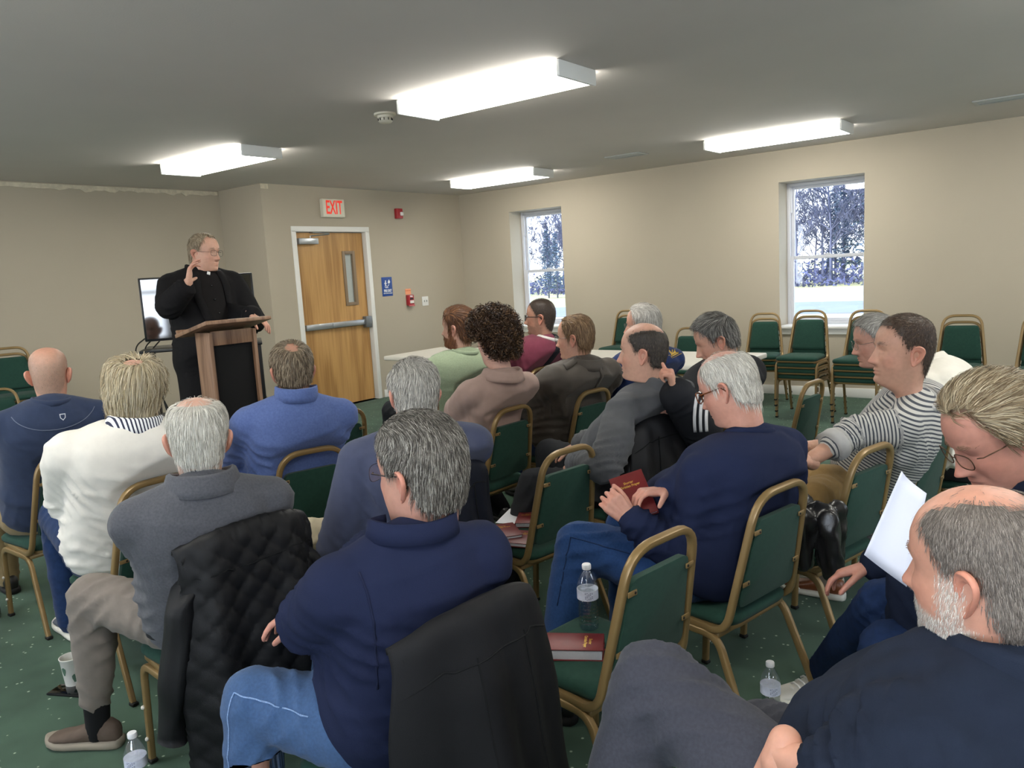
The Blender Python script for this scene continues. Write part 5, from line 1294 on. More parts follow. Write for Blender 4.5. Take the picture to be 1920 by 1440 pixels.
def sneaker_extra(c):
    O=c['O']; sh=[o for o in c['root'].children if o.name.startswith('shoe')][-1]; d=Vector((.85,.25,-.45)).normalized()
    for pts in (((2.467,0.772,0.050),(2.501,0.751,0.070),(2.500,0.724,0.060),(2.484,0.729,0.040),(2.468,0.759,0.035)),((2.518,0.760,0.090),(2.526,0.721,0.090),(2.498,0.720,0.070),(2.503,0.741,0.080))):
        V=decal([Vector(p) for p in pts],sh,O,d,.003); link('dark_patch',mesh('dark_patch',V,[tuple(range(len(V)))],False),mat('navy_patch','#1a1c28',.6),sh)
M_dknv=cloth('dark_navy_shirt','#1a2133')
person('person with sandy hair and glasses at right edge, head bowed over a sheet of paper',(2.20,0.33),(2.059,0.221,1.091),Y(128),.52,-.05,1.03,body_yaw=D(-10),sh_yaw=D(-14),bulk=1.10,belly=.05,uscale=1.06,
  chair_at=(2.1, 0.42, -0.1),neck_len=0.02,style=dict(col=['#8a775c','#a8977a','#6f5d45','#bfb094'],rec=.02,flow=flow_back(c=(.0,.09,.11),down=.35,fwd=-.8,side=.25),len=.055,lift=.012,thick=.014,wid=.0017,jit=.22,scalp=.7,brown=70,brow='#6e5844'),eyes=False,hairn=8000,skin='#cf907c',fat=.08,nose=1.1,
  shirt=dict(mat=M_dknv,infl=.014),collar=('polo',M_dknv,.03),trou=dict(mat=cloth('navy_denim','#1f2f50',var=.18,vscale=45),wr=.006),arms=(((2.14,.02,.62),(2.04,.26,.84)),('L',(.4,-.1,.2),(.1,.25,.2))),neck_off=(.02,-.045,.0),
  knees=((1.958,0.413,0.550),(2.204,0.477,0.560)),feet=((1.98,.22,.085),(2.62,.765,.085)),extra=sneaker_extra,shoe=dict(mat=mat('white_sneaker_leather','#dcd8cf',.5),sole=M_solew,lace=mat('white_lace','#e6e4e0',.7),yaw=(D(10),D(48))),glasses=dict(mat=mat('bronze_wire','#5d4636',.3,metal=.7),r=.0013),seed=83,hunch=.11,wr=.005)
M_dnj=cloth('dark_navy_fleece','#1f2635',var=.06)
person('bald person with white beard in a dark navy jacket at the bottom right corner',(1.362,0.265),(1.329,0.156,1.032),Y(72),.06,.0,1.04,body_yaw=D(-14),sh_yaw=D(-20),bulk=1.12,belly=.06,uscale=1.06,
  chair_at=(1.36, 0.22, -0.05),style=dict(soft=2.5,col=['#6b625b','#7d746c','#948b83','#5a524c'],flow=flow_back(c=(0,.0,.12),down=.8),len=.012,lift=.003,thick=.003,wid=.0007,bald=[(.03,.10,.054,.060,.22,.97)],fuzz=.008,scalp=.40,jit=.3,segs=3,brown=80,brow='#a58a78'),hairn=20000,skin='#d79a80',fat=.12,nose=1.05,
  beard=dict(n=6500,col=['#cfcbc3','#e0ddd6','#a9a49b'],len=.007,lift=.0025,wid=.0006,segs=3,scalp=.4,jit=.5),shirt=dict(mat=M_dnj,infl=.03,name='jacket',sleeve_infl=.022),collar=('polo',M_dnj,.065),trou=dict(mat=cloth('grey_jogger_knit','#3f4049',var=.12,vscale=150),wr=.006),
  arms=(('E',(1.045,.235,.79),(1.105,.385,.765)),('L',(.42,-.1,.20),(.34,.26,.06))),hands=(dict(dir=(-.25,.25,-.9)),None),sleeve_end=(.25,.9),knees=((1.30,.70,.70),(1.66,.62,.42)),feet=((1.16,.82,.20),(1.78,.60,.085)),shoe=SB,seed=89,wr=.014,leg_r=1.12)
# ================================================================== CHAIRS IN PLACE
for x,y,w,l in (
 (1.817,1.171,-.155,'empty green banquet chair with a water bottle and a maroon book on its seat'),
 (2.409,1.056,-.202,'green banquet chair under the person in navy long sleeves who holds a book'),
 (1.518,4.04,.013,'green banquet chair under the bald person in navy henley'),
 (2.554,1.949,-.169,'empty green banquet chair with three maroon books and white paper on its seat'),
 (3.201,2.75,-.046,'green banquet chair under the curly haired person in mauve'),
 (3.85,2.644,-.119,'green banquet chair under the person in dark olive jacket'),
 (2.114,2.958,-.253,'green banquet chair under the person in bright blue pullover'),
 (1.444,3.13,.024,'green banquet chair under the long haired person in white polo'),
 (4.012,3.682,-.097,'green banquet chair under the bearded person in sage green sweater'),
 (3.624,.819,-.162,'green banquet chair under the person in striped sweater'),
 (3.043,.934,-.231,'empty green banquet chair between the navy shirt and the striped sweater'),
 (4.47,1.595,-.092,'empty green banquet chair in front of the stacks by the right window'),
 (1.274,2.247,-.09,'green banquet chair with a black quilted jacket hung over its back'),
 (1.173,1.296,-.069,'nearest green banquet chair, covered by a plain dark jacket'),
 (2.02,2.13,-.15,'green banquet chair under the person in slate blue jacket'),
 (3.12,1.86,-.15,'green banquet chair with a black coat under the person in dark grey shirt'),
 (3.72,1.72,-.05,'green banquet chair under the person in black track jacket'),
 (4.46,2.52,-.10,'green banquet chair under the person in navy lettered shirt'),
 (4.64,3.58,-.05,'green banquet chair under the person in maroon shirt'),
 (4.27,.50,-.15,'green banquet chair under the person in white dress shirt'),
 (2.18,.32,-.2,'green banquet chair under the person reading the sheet of paper'),
 (1.36,.22,-.05,'green banquet chair under the white bearded person'),
 (2.80,3.62,-.12,'empty green front row chair beside the bright blue pullover'),
 (3.36,3.58,-.12,'empty green front row chair behind the slate blue jacket'),
 (.90,4.12,.05,'green banquet chair cut by the left edge of the photograph, beside the henley'),
 (4.55,6.55,PI+.5,'green banquet chair standing behind the podium by the pier'),
 (2.32,6.95,PI-.25,'single green banquet chair in front of the far left stack'),
 (7.55,3.62,PI/2+.1,'single green banquet chair behind the white tables under the right wall'),
 (7.1,3.05,PI/2+.25,'second green banquet chair behind the white tables, left of the stacks')):
    chair(x,y,w,l)
STK=.057
def stack(x,y,w,n,desc,lean=.010):
    names={0:'lowest'}
    for k in range(n):
        pos='lowest' if k==0 else ('topmost' if k==n-1 else ('second from floor' if k==1 else ('third from floor' if k==2 else '%s from floor'%('fourth','fifth','sixth','seventh')[k-3])))
        c,s=math.cos(w),math.sin(w); dy=-lean*k*0+.011*k
        chair(x-s*dy,y+c*dy,w,'%s chair of %s'%(pos,desc),k*STK)
stack(8.0,2.95,1.72,3,'the stack left of the right window')
stack(7.52,2.37,1.55,4,'the stack below the right window sill',)
stack(7.42,1.83,1.545,4,'the stack at the right side of the window')
stack(7.45,1.06,1.64,3,'the stack on bare wall right of the window')
stack(7.35,.47,1.60,3,'the stack at the far right edge')
stack(8.0,4.62,1.6,4,'the stack behind the white tables')
stack(2.75,7.75,PI-.2,6,'the far left stack by the alcove wall')
# ================================================================== PODIUM, SCREEN, TABLES
M_walnut=wood_mat('walnut_laminate','#5d4231','#93735a',(22,22,2.2),.45,2.4)
M_gril=mat('black_speaker_cloth','#121213',.95,bump=.6,bscale=900,var=.2,vscale=400)
pc=(2.507,3.993,1.041); PR=D(-52)
pod=thing('podium','walnut laminate podium with black front panel beside the standing speaker','podium',(pc[0],pc[1],0),D(258-90)+.17)
H0=1.305
def pbox(n,b,m_,par=pod,bev=.003): return boxes(n,[b],m_,par,bev)
pw,pd=.135,.075
for s in (-1,1): pbox('side_panel',(s*pw-.011,s*pw+.011,-pd,pd,.05,H0-.02),M_walnut)
pbox('front_rail',(-pw+.012,pw-.012,pd-.03,pd-.008,H0-.095,H0-.015),M_walnut)
pbox('front_panel',(-pw+.012,pw-.012,pd-.04,pd-.02,.08,H0-.095),M_gril)
pbox('bottom_rail',(-pw+.012,pw-.012,pd-.03,pd-.008,.05,.09),M_walnut)
pbox('base',(-pw-.03,pw+.03,-pd-.03,pd+.03,0,.05),M_walnut)
pbox('inner_shelf',(-pw+.012,pw-.012,-pd+.02,pd-.04,.70,.72),M_walnut)
bm=bmesh.new(); add_box(bm,(0,-.02,0),(.40,.36,.022),None,.004,2)
tp=link('sloped_top',bm_mesh('sloped_top',bm,True),M_walnut,pod,(0,0,H0+.005),(math.radians(12),0,0))
box_obj('book_ledge',(0,-.195,.018),(.38,.014,.03),M_walnut,tp,.003)
# television on a cart
M_tvb=mat('black_tv_bezel','#111214',.3,spec=.5); M_scr=mat('glossy_screen','#0c0f10',.05,spec=.5); M_scr.node_tree.nodes['Principled BSDF'].inputs['IOR'].default_value=2.1
tv=thing('television','black flat screen television on a cart behind the speaker','television',(3.095,5.227,1.401),D(236+90))
bm=bmesh.new(); add_box(bm,(0,0,.0),(.76,.035,.445),None,.006,2); link('bezel',bm_mesh('bezel',bm,True),M_tvb,tv)
link('screen',mesh('screen',[(-.365,-.0185,-.205),(.365,-.0185,-.205),(.365,-.0185,.21),(-.365,-.0185,.21)],[(0,1,2,3)],False),M_scr,tv)
bm=bmesh.new(); add_box(bm,(0,.05,-.05),(.45,.06,.25),None,.02,2); link('rear_housing',bm_mesh('rear_housing',bm,True),M_tvb,tv)
box_obj('stand_neck',(0,.02,-.235),(.10,.03,.05),M_tvb,tv,.004)
box_obj('stand_foot',(0,.02,-.262),(.34,.20,.012),M_tvb,tv,.004)
tvl=tv.location
ct=thing('media_cart','black tall cart holding the television behind the speaker','cart',(tvl.x,tvl.y,0),tv.rotation_euler.z)
ch=tvl.z-.268
for sx_ in (-.37,.37):
    for sy2 in (-.20,.22):
        tube('cart_post',[(sx_,sy2,.05),(sx_,sy2,ch-.01)],circ(.022,10),M_tvb,ct)
        lathe('caster',[(.001,0),(.02,.004),(.024,.025),(.02,.046),(.001,.05)],10,M_cap,ct,(sx_,sy2,0))
for z in (ch-.012,.62,.18): box_obj('shelf',(0,.01,z),(.80,.48,.02),M_tvb,ct,.004)
cbl=thing('cable','thin black cables hanging at the left of the media cart','cable',(tvl.x,tvl.y,0),tv.rotation_euler.z)
for k,(x,d) in enumerate(((-.36,.0),(-.31,.05),(-.26,-.03))):
    tube('cord',fillet([(x+.02,.1,ch+.10),(x-.09,-.05,ch+.02-.02*k),(x-.06+d,-.12,ch-.20),(x+.05,-.215,ch-.45-.06*k),(x-.02,-.22,.25)],.12,8),circ(.005,6),M_cap,cbl)
# folding tables
M_tab=mat('white_table_top','#d6d2c8',.4,spec=.4,var=.02,vscale=6); M_leg=mat('grey_table_leg','#77787a',.4,metal=.5)
def table(x,y,w,l,label):
    t=thing('folding_table',label,'table',(x,y,0))
    bm=bmesh.new(); add_box(bm,(0,0,.718),(w,l,.044),None,.012,3); link('tabletop',bm_mesh('tabletop',bm,True),M_tab,t)
    for sy2 in (-1,1):
        for sx_ in (-1,1):
            tube('leg',fillet([(sx_*(w/2-.12),sy2*(l/2-.30),.70),(sx_*(w/2-.10),sy2*(l/2-.22),.02)],0),circ(.014,8),M_leg,t)
        tube('crossbar',[(-(w/2-.11),sy2*(l/2-.24),.18),(w/2-.11,sy2*(l/2-.24),.18)],circ(.010,8),M_leg,t)
        tube('brace',[(0,sy2*(l/2-.28),.45),(0,.05*sy2,.70)],circ(.008,8),M_leg,t)
table(5.93,5.05,.86,1.83,'white folding table near the wooden door, left one of the pair')
table(5.93,3.21,.86,1.83,'white folding table behind the maroon shirt, right one of the pair')
# ================================================================== DRAPED JACKETS
def drape(name,label,cx,cy,cw,m_,hang=.62,wtop=.20,wbot=.27,front=.22,seed=1,quilt=0,thick=.018,lift=.02,skew=0.0,sidew=.10,sleeves_=True):
    nu,nv=61,70; V=np.zeros((nv,nu,3)); u=np.linspace(-1,1,nu); r=np.random.RandomState(seed)
    pat=[]
    ztop=.822+lift
    for j in range(nv):
        v=j/(nv-1)*(front+hang)
        ph=[r.rand() for _ in range(1)]
        for i,uu in enumerate(u):
            drop=.050*abs(uu)**3+.012*uu*skew
            if v<front: y=-.185-.065*(v/front); z=ztop-(front-v)-drop; yy=y
            else:
                s=v-front; bend=min(1,s/.07); y=-.25-.038*math.sin(bend*PI/2)-.03*min(1,s/.5); z=ztop-max(0,s-.035)-drop+(.012*math.sin(min(1,s/.07)*PI)); yy=y
            vv=max(0,v-front)/hang; w=wtop+(wbot-wtop)*vv**.7+.008*math.sin(9*vv+seed)
            x=uu*w+skew*.05*vv
            if v>=front:
                f=(.5+.5*math.sin(uu*5.2+seed*1.7+.8*vv)); g=(.5+.5*math.sin(uu*11+seed*.9-1.2*vv))
                yy-= (.065*f+.032*g)*vv**.8*(1-.3*abs(uu)); yy+=sidew*abs(uu)**3.2*(.45+.55*vv)
                z-=.03*math.sin(uu*3+seed)*vv
            else:
                yy+=.01*math.sin(uu*7+seed)*(1-v/front)
            V[j,i]=(x,yy,z)
    P=V.reshape(-1,3); P[:,1]+=.004*lumps(P,22,seed)+.003*lumps(P,50,seed+1)
    if quilt:
        a=np.abs(np.sin((P[:,0]+P[:,2])*PI/quilt)); b=np.abs(np.sin((P[:,0]-P[:,2])*PI/quilt)); q=np.minimum(np.minimum(a,b)*2.2,1)**.6
        P[:,1]-=.011*q*(P[:,1]<-.23)
    F=[]
    for j in range(nv-1):
        for i in range(nu-1): a=j*nu+i; F.append((a,a+nu,a+nu+1,a+1))
    root=thing(name,label,'jacket',(cx,cy,0),cw)
    o=link('jacket_body',fast_mesh('jacket_body',P,F),m_,root)
    s=o.modifiers.new('t','SOLIDIFY'); s.thickness=thick; s.offset=0
    # hem / seam lines
    def line(uv,nm,wd=.003,m2=None):
        pts=[]
        for a,b in uv:
            i=int(np.clip((a+1)/2*(nu-1),0,nu-1)); j=int(np.clip((front+b*hang)/(front+hang)*(nv-1),0,nv-1)); q=P[j*nu+i]; pts.append(Vector((q[0],q[1]-thick/2-.001,q[2])))
        tube(nm,pts,circ(wd,5),m2 or mat('jacket_seam','#0a0b0d',.9),o)
    line([(-.96+1.92*k/20,.17+.03*math.sin(k/20*PI)) for k in range(21)],'yoke_seam',.0025)
    if not quilt:
        line([(-.30+.04*k/12,.18+.8*k/12) for k in range(13)],'back_seam',.0025); line([(.45+.03*k/12,.18+.8*k/12) for k in range(13)],'back_seam',.0025)
    # sleeves hanging at both sides
    for s in (-1,1):
        if not sleeves_: break
        pts=[Vector((s*(wtop-.05),-.225,ztop-.09)),Vector((s*(wtop+.015),-.235,ztop-.20)),Vector((s*(wbot+.0),-.215,ztop-.42)),Vector((s*(wbot+.01),-.19,ztop-.58))]
        V2=[];F2=[];n=16;m2=20
        for j in range(m2+1):
            t=j/m2*3; i=min(int(t),2); q=pts[i].lerp(pts[i+1],t-i); g_=min(1,.25+j/5); rx,ry=(.034+.012*math.sin(j*.9+seed)*.3)*g_,(.060-.008*t/3)*g_
            for k in range(n):
                a=2*PI*k/n; V2.append((q.x+rx*math.cos(a),q.y+ry*math.sin(a)*(1+.12*math.sin(3*a+j*.5)),q.z+.006*math.sin(2*a+j)))
        for j in range(m2):
            for k in range(n): F2.append((j*n+k,j*n+(k+1)%n,(j+1)*n+(k+1)%n,(j+1)*n+k))
        F2.append(tuple(range(n))); F2.append(tuple(m2*n+k for k in range(n))[::-1])
        link('sleeve',fast_mesh('sleeve',V2,F2),m_,root)
    return root
M_quilt=cloth('black_quilted_nylon','#0c0c0f',rough=.55,spec=.3); M_soft=cloth('charcoal_softshell','#0e0e11',rough=.65,spec=.25); M_bcoat=cloth('black_coat_nylon','#17171a',rough=.5,spec=.35); M_navj=cloth('midnight_jacket','#12151f',rough=.6)
drape('quilted_jacket','black quilted jacket hung on the chair of the person in taupe trousers',1.274,2.247,-.09,M_quilt,.68,.20,.25,.20,3,quilt=.075,sidew=.12)
drape('softshell_jacket','plain charcoal jacket hung on the nearest chair behind the navy sweatshirt',1.173,1.296,-.069,M_soft,.66,.20,.26,.20,5,skew=.3,sidew=.12,sleeves_=False)
drape('dark_jacket','midnight jacket hung on the chair of the slate blue jacket wearer',2.02,2.13,-.15,M_navj,.55,.19,.23,.18,8,sleeves_=False)
drape('black_coat','black coat hung on the chair of the dark grey shirt wearer',3.12,1.86,-.15,M_bcoat,.60,.20,.27,.20,11,sidew=.06)
# ================================================================== SMALL THINGS
M_cov=mat('maroon_leatherette','#6b1f20',.42,spec=.4,var=.10,vscale=25,bump=.25,bscale=350); M_page=mat('page_edges','#c9c8cf',.8,var=.12,vscale=400,stretch=(1,1,8)); M_gilt=mat('gilt_lettering','#d8b45a',.35,metal=.6); M_rbn=mat('maroon_ribbon','#6e1622',.6)
def book(loc,rz,label,w=.105,h=.165,t=.032,rx=0,ry=0,ribbon=True,group='maroon prayer books'):
    """lies face up: width along x (spine at -x), height along y"""
    b=thing('prayer_book',label,'book',loc,rz,group); b.rotation_euler=(rx,ry,rz)
    bm=bmesh.new(); c=.0028
    add_box(bm,(0,0,t-c/2),(w,h,c),None,.001,2); add_box(bm,(0,0,c/2),(w,h,c),None,.001,2); add_box(bm,(-w/2+c/2,0,t/2),(c,h,t),None,.001,2)
    link('cover',bm_mesh('cover',bm,True),M_cov,b)
    box_obj('page_block',(.0,0,t/2),(w-.008,h-.008,t-2*c+.0004),M_page,b,.001)
    for k,(tx,y) in enumerate((('Shorter',.047),('Christian Prayer',.034))):
        o=link('lettering',text_mesh(tx,.0125,.0002,.0003),M_gilt,b,(0,y*h/.165,t+.0003)); o.scale=(.85,1.05,1)
    if ribbon: tube('ribbon_marker',[(.01,h/2-.01,t*.5),(.012,h/2+.012,t*.45),(.016,h/2+.030,t*.2)],rrect(.007,.0012,.0003,1),M_rbn,b)
    return b
ZS=.424
a1=(1.716,1.286,0.455); a2=(1.801,1.133,0.455)
bk=book(((a1[0]+a2[0])/2,(a1[1]+a2[1])/2,ZS),math.atan2(a2[1]-a1[1],a2[0]-a1[0])-PI/2,'maroon prayer book lying beside the water bottle on the empty chair',.105,.175,.034)
book((2.449,2.004,0.455)[:2]+(ZS,),D(-38),'maroon prayer book lying front left on the empty middle chair',.115,.17,.03,group='maroon prayer books')
book((2.445,1.901,0.450)[:2]+(ZS,),D(-75),'maroon prayer book lying partly under its neighbour beside the chair post',.10,.155,.018)
book((2.646,2.027,0.460)[:2]+(ZS+.002,),D(-60),'maroon prayer book lying on the white paper at the back of the chair seat',.10,.155,.022)
wp=(2.694,2.118,0.440); wpo=tag(box_obj('paper_sheet',(0,0,0),(.15,.21,.0015),mat('white_paper','#e2e2e6',.7)),'white sheet of paper between maroon books on the middle chair','paper'); wpo.location=(wp[0],wp[1],ZS+.001); wpo.rotation_euler=(0,0,D(-70))
hb=book((2.212,1.251,0.760),0,'maroon prayer book held in both hands by the navy shirted reader',.115,.17,.016,ribbon=False)
X=Vector((.55,-.70,.25)).normalized(); Z=Vector((-.55,-.35,.75)); Z=(Z-X*Z.dot(X)).normalized(); Yv=Z.cross(X)
hb.rotation_euler=Matrix((X,Yv,Z)).transposed().to_euler()
# sheet of paper held by the reader at the right edge
pa,pb_,pc_,pd_=(Vector(v) for v in ((1.769,0.354,1.056),(1.773,0.306,1.012),(1.735,0.419,0.870),(1.740,0.335,0.813)))
V=[];F=[];n=8
for j in range(n+1):
    for i in range(n+1):
        s,t=i/n,j/n; p=(pa*(1-s)+pb_*1*s)*(1-t)+(pc_*(1-s)+pd_*s)*t; V.append(p+Vector((.02,.02,0))*math.sin(s*PI)*.5)
for j in range(n):
    for i in range(n): a=j*(n+1)+i; F.append((a,a+1,a+n+2,a+n+1))
hp=tag(link('reading_sheet',mesh('reading_sheet',V,F,True),mat('bluish_white_paper','#d9dcea',.7)),'white sheet of paper held up beside the bald bearded head','paper'); sd_=hp.modifiers.new('t','SOLIDIFY'); sd_.thickness=.0008
# bottles
M_pet=pane_mat('clear_bottle_plastic',(.96,.975,.98),.16); M_water=pane_mat('water',(.93,.96,.975),.10); M_wcap=mat('white_cap','#e6e6e8',.4); M_lab=mat('bottle_label','#cfd3e4',.5,var=.12,vscale=60); M_lab2=mat('label_print','#6f7794',.5)
def bottle(loc,label,level=.13,full=.205):
    b=thing('water_bottle',label,'bottle',loc,0,'clear water bottles')
    pr=[(.001,.004),(.018,.002),(.028,.003),(.0315,.012)]
    z=.018
    while z<.095: pr+= [(.0305,z),(.0315,z+.004),(.0318,z+.006),(.0300,z+.010)]; z+=.0115
    pr+= [(.0322,.098),(.0322,.130),(.0320,.138),(.0295,.152),(.023,.170),(.0155,.184),(.0130,.188),(.0130,.196)]
    lathe('bottle_body',pr,28,M_pet,b)
    wr_=[(.0008,.0055)]+[(max(.001,r-.0016),zz+.001) for r,zz in pr[1:] if zz<level]; wr_.append((max(.001,wr_[-1][0]),level)); wr_.append((.0008,level))
    lathe('water_fill',wr_,28,M_water,b)
    lathe('paper_label',[(.0326,.100),(.0326,.130)],28,M_lab,b)
    V=[];F=[]
    for k in range(7):
        for i in range(5):
            a=math.radians(198+i*9); z=.104+k*.0034
            if (k*3+i)%4==0: continue
            b0=len(V)
            for da,dz in ((0,0),(.11,0),(.11,.0018),(0,.0018)): V.append((.0329*math.cos(a+da),.0329*math.sin(a+da),z+dz))
            F.append((b0,b0+1,b0+2,b0+3))
    link('label_print',mesh('label_print',V,F,False),M_lab2,b)['kind']='stuff'
    lathe('cap',[(.001,.207),(.0125,.2065),(.0140,.204),(.0140,.1925),(.0135,.191),(.0115,.191)],28,M_wcap,b)
    return b
bottle((1.908,1.250,0.426),'clear water bottle standing on the seat of the empty chair beside a book')
bottle((2.388,0.864,0.000),'clear water bottle standing on the carpet by the white sneaker',.12)
bottle((0.994,2.318,0.000),'clear water bottle at the bottom edge on the carpet near the brown shoe',.10)
tm=thing('steel_tumbler','black steel tumbler cut by the left edge, standing on the carpet','tumbler',(1.262,4.27,0))
lathe('tumbler_body',[(.001,.0),(.034,.0),(.036,.006),(.042,.20),(.0425,.212)],24,mat('black_powder_coat','#15171a',.35,spec=.5),tm)
lathe('steel_rim',[(.0425,.212),(.0435,.222),(.041,.226),(.038,.222)],24,mat('polished_steel','#b9bcc0',.2,metal=1),tm); lathe('base_band',[(.0345,.001),(.0375,.012),(.0372,.02),(.0362,.004)],24,mat('polished_steel','#b9bcc0',.2,metal=1),tm)
pcup=thing('paper_cup','white printed paper cup on the carpet behind the taupe trouser leg','cup',(1.189,3.217,0.000))
lathe('cup_wall',[(.030,0),(.0405,.118),(.043,.120),(.043,.123),(.040,.123),(.029,.004),(.001,.004)],24,mat('cup_paper','#dcdad2',.6),pcup)
M_cp=mat('cup_print','#55705f',.6)
for k in range(6):
    a=2*PI*k/6+.3; z=.045+.03*(k%2); V=[]
    for q in range(10):
        t=2*PI*q/10; aa=a+.26*math.cos(t)*(1+.3*math.sin(3*t)); zz=z+.018*math.sin(t); rr=.0303+.0105*zz/.118+.0004; V.append((rr*math.cos(aa),rr*math.sin(aa),zz))
    link('printed_leaf',mesh('printed_leaf',V,[tuple(range(10))],False),M_cp,pcup)
ph=thing('phone','black phone lying on the carpet beside the paper cup','phone',(1.155,3.181,0.000),D(25)); box_obj('phone_case',(0,0,.005),(.075,.15,.009),mat('phone_black','#141416',.4),ph,.004); box_obj('phone_screen',(0,0,.0098),(.068,.14,.0012),mat('phone_glass','#08090b',.08,spec=.6),ph,.0004)
# book on the front row chair
book((2.80,3.66,ZS),D(10),'small maroon book on the empty front row chair behind the blue pullover',.10,.155,.02)
# black leather jacket over the knees of the striped sweater's neighbour seat
def lump_cloth(name,label,c,m_,sx_,sy2,sz,seed,cat='jacket'):
    parts=[]; r=random.Random(seed)
    for k in range(9):
        a=Vector((r.uniform(-1,1)*sx_,r.uniform(-1,1)*sy2,sz*r.uniform(.6,1))); b=Vector((a.x+r.uniform(-.3,.3)*sx_,a.y+r.uniform(-.3,.3)*sy2,-sz*r.uniform(.3,1)))
        parts.append(cap(a,(.026+.012*r.random()),b,(.020+.012*r.random())))
    P,F,N_=remesh(parts,.009,4); P=P+N_*(.006*lumps(P,45,seed)+.007*(1-2*np.abs(np.sin(P[:,0]*60+2.5*lumps(P,18,seed+2)))))[:,None]
    root=thing(name,label,cat,c); link('folded_cloth',fast_mesh('folded_cloth',P,F),m_,root); return root
lc=(2.676,0.812,0.536)
lump_cloth('leather_jacket','glossy black leather jacket bundled over the chair edge above the tan shoes',lc,mat('black_leather_jacket','#1d1c1c',.32,spec=.55,bump=.3,bscale=160),.06,.08,.13,4)
gb=(1.555,0.298,0.765)
# hood and collar bunch behind the track jacket
# ================================================================== OUTSIDE
M_gr=mat('winter_grass','#b9b489',.95,var=.15,vscale=.4); M_road=mat('road_asphalt','#7f8490',.9,var=.05,vscale=1)
boxes('ground',[(9.2,260,-160,200,-1.6,-.9)],M_gr)
rd=boxes('road',[(33,41,-150,180,-.9,-.86)],M_road)
lot=boxes('pavement',[(10,24,-60,60,-.9,-.87)],mat('pale_pavement','#c4c2bd',.9,var=.05,vscale=.6))
M_bark=mat('hazy_bark','#666a82',.95); M_ever=mat('hazy_evergreen','#5a6c80',.95); M_brush=mat('hazy_brush','#5c6080',.95)  # bluish distance haze painted into the bark, evergreen and brush colours
def bare_tree(seed,h):
    r=random.Random(seed); V=[];F=[]
    def seg(a,b,r0,r1):
        k=len(V); d=(b-a).normalized(); x=d.orthogonal().normalized(); y=d.cross(x)
        for c,rr in ((a,r0),(b,r1)):
            for q in range(3): t=2*PI*q/3; V.append(c+x*rr*math.cos(t)+y*rr*math.sin(t))
        for q in range(3): F.append((k+q,k+(q+1)%3,k+3+(q+1)%3,k+3+q))
    tw=[]
    def grow(p,d,L,rad,dep):
        q=p+d*L; (seg(p,q,rad,rad*.72) if dep<2 else tw.append((p,q,rad)))
        if dep>=6: return
        n=3 if dep<1 else r.choice((2,2,3))
        for _ in range(n):
            e=(d+Vector((r.uniform(-1,1),r.uniform(-1,1),r.uniform(-.25,.75)))*.75).normalized(); grow(p+d*L*r.uniform(.55,1),e,L*r.uniform(.6,.8),max(rad*.58,.034),dep+1)
    p=Vector((0,0,0)); d=Vector((r.uniform(-.06,.06),r.uniform(-.06,.06),1)).normalized()
    for k in range(6):
        q=p+d*h/9; seg(p,q,.22*(1-k*.12),.22*(1-(k+1)*.12))
        if k>=1:
            for _ in range(3):
                e=(d*.6+Vector((r.uniform(-1,1),r.uniform(-1,1),.2))).normalized(); grow(q,e,h*.13,.07,1)
        p=q; d=(d+Vector((r.uniform(-.1,.1),r.uniform(-.1,.1),0))).normalized()
    grow(p,d,h*.16,.08,1)
    tr=mesh('trunk',V,F,True); V,F=[],[]
    V2=[];F2=[]
    def seg2(a,b,rr):
        k=len(V2); d=(b-a).normalized(); x=d.orthogonal().normalized(); y=d.cross(x)
        for c,r_ in ((a,rr),(b,rr*.6)):
            for q in range(3): t=2*PI*q/3; V2.append(c+x*r_*math.cos(t)+y*r_*math.sin(t))
        for q in range(3): F2.append((k+q,k+(q+1)%3,k+3+(q+1)%3,k+3+q))
    for a,b,rr in tw: seg2(a,b,rr)
    return tr,mesh('twigs',V2,F2,True)
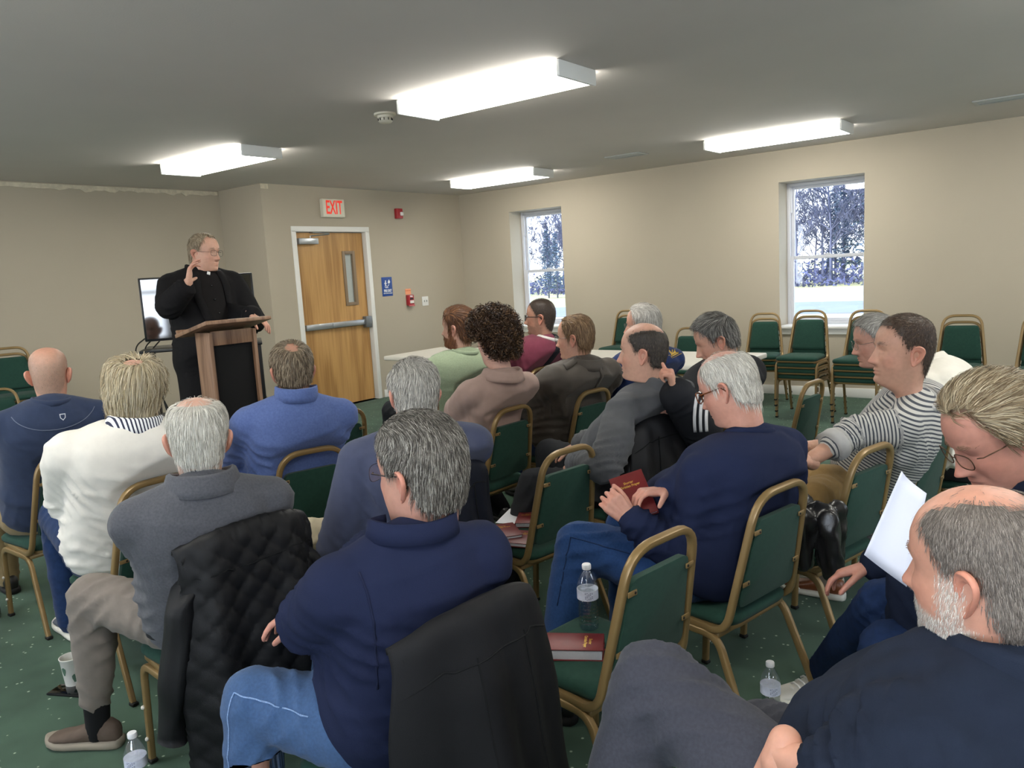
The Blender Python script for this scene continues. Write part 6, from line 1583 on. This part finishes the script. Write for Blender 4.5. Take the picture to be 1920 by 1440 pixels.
def pine(seed,h):
    r=random.Random(seed); V=[];F=[]
    z=h*.18
    while z<h*.98:
        R_=(1-z/h)*h*.24+.2
        for k in range(9):
            a=r.random()*6.28; L=R_*r.uniform(.6,1.1)
            for q in range(9):
                t=.15+.85*q/8; c=Vector((math.cos(a)*L*t,math.sin(a)*L*t,z-.25*L*t+r.uniform(-.1,.1))); s=.20+.16*r.random()
                b0=len(V); 
                for m_ in range(3): V.append(c+Vector((r.uniform(-s,s),r.uniform(-s,s),r.uniform(-s,.3*s))))
                F.append((b0,b0+1,b0+2))
        z+=h*.035
    tv_,tf=sweep([(0,0,0),(0,0,h*.97)],circ(.16,6)); return mesh('trunk',tv_,tf,True),mesh('needles',V,F,False)
TB=[bare_tree(s,15) for s in (1,2,3,4)]; TP=[pine(s,14) for s in (5,6)]
rt=random.Random(12)
WOOD=[]
for i in range(24): WOOD.append((rt.uniform(62,84),10+i*.5+rt.uniform(-.4,.4),'e' if i%4==1 else 'b',rt.uniform(.55,.85)))
for i in range(7): WOOD.append((rt.uniform(64,80),22.4+i*.7,'e' if i%3==0 else 'b',rt.uniform(.30,.42)))
for i in range(38): WOOD.append((rt.uniform(62,84),27+i*1.05+rt.uniform(-.6,.6),'e' if i%6==2 else 'b',rt.uniform(.50,.75)))
for i in range(9): WOOD.append((rt.uniform(50,58),33+i*1.5+rt.uniform(-.4,.4),'e',rt.uniform(.34,.46)))
for i,(x,y,kind,s) in enumerate(WOOD):
    ev=kind=='e'; tr,tw=(TP[i%2] if ev else TB[i%4])
    win='the right window' if y<27 else 'the window nearest the corner'
    t=thing('evergreen_tree' if ev else 'bare_tree',('hazy evergreen in the woods beyond the field, seen through '+win if ev else 'bare hazy tree in the woods beyond the field, seen through '+win),'tree',(x,y,-.9),rt.random()*6,('evergreens' if ev else 'bare trees')+' beyond the field through '+win)
    t.scale=(s,s,s)
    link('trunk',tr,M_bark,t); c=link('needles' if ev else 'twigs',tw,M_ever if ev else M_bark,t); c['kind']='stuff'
V=[];F=[]
for i in range(22000):
    p=Vector((rt.uniform(60,72),rt.uniform(-30,130),0)); h=rt.uniform(.6,2.3); p.z=-.9+rt.random()*h; s=.26
    b0=len(V)
    for m_ in range(3): V.append(p+Vector((rt.uniform(-s,s),rt.uniform(-s,s),rt.uniform(-s,s))))
    F.append((b0,b0+1,b0+2))
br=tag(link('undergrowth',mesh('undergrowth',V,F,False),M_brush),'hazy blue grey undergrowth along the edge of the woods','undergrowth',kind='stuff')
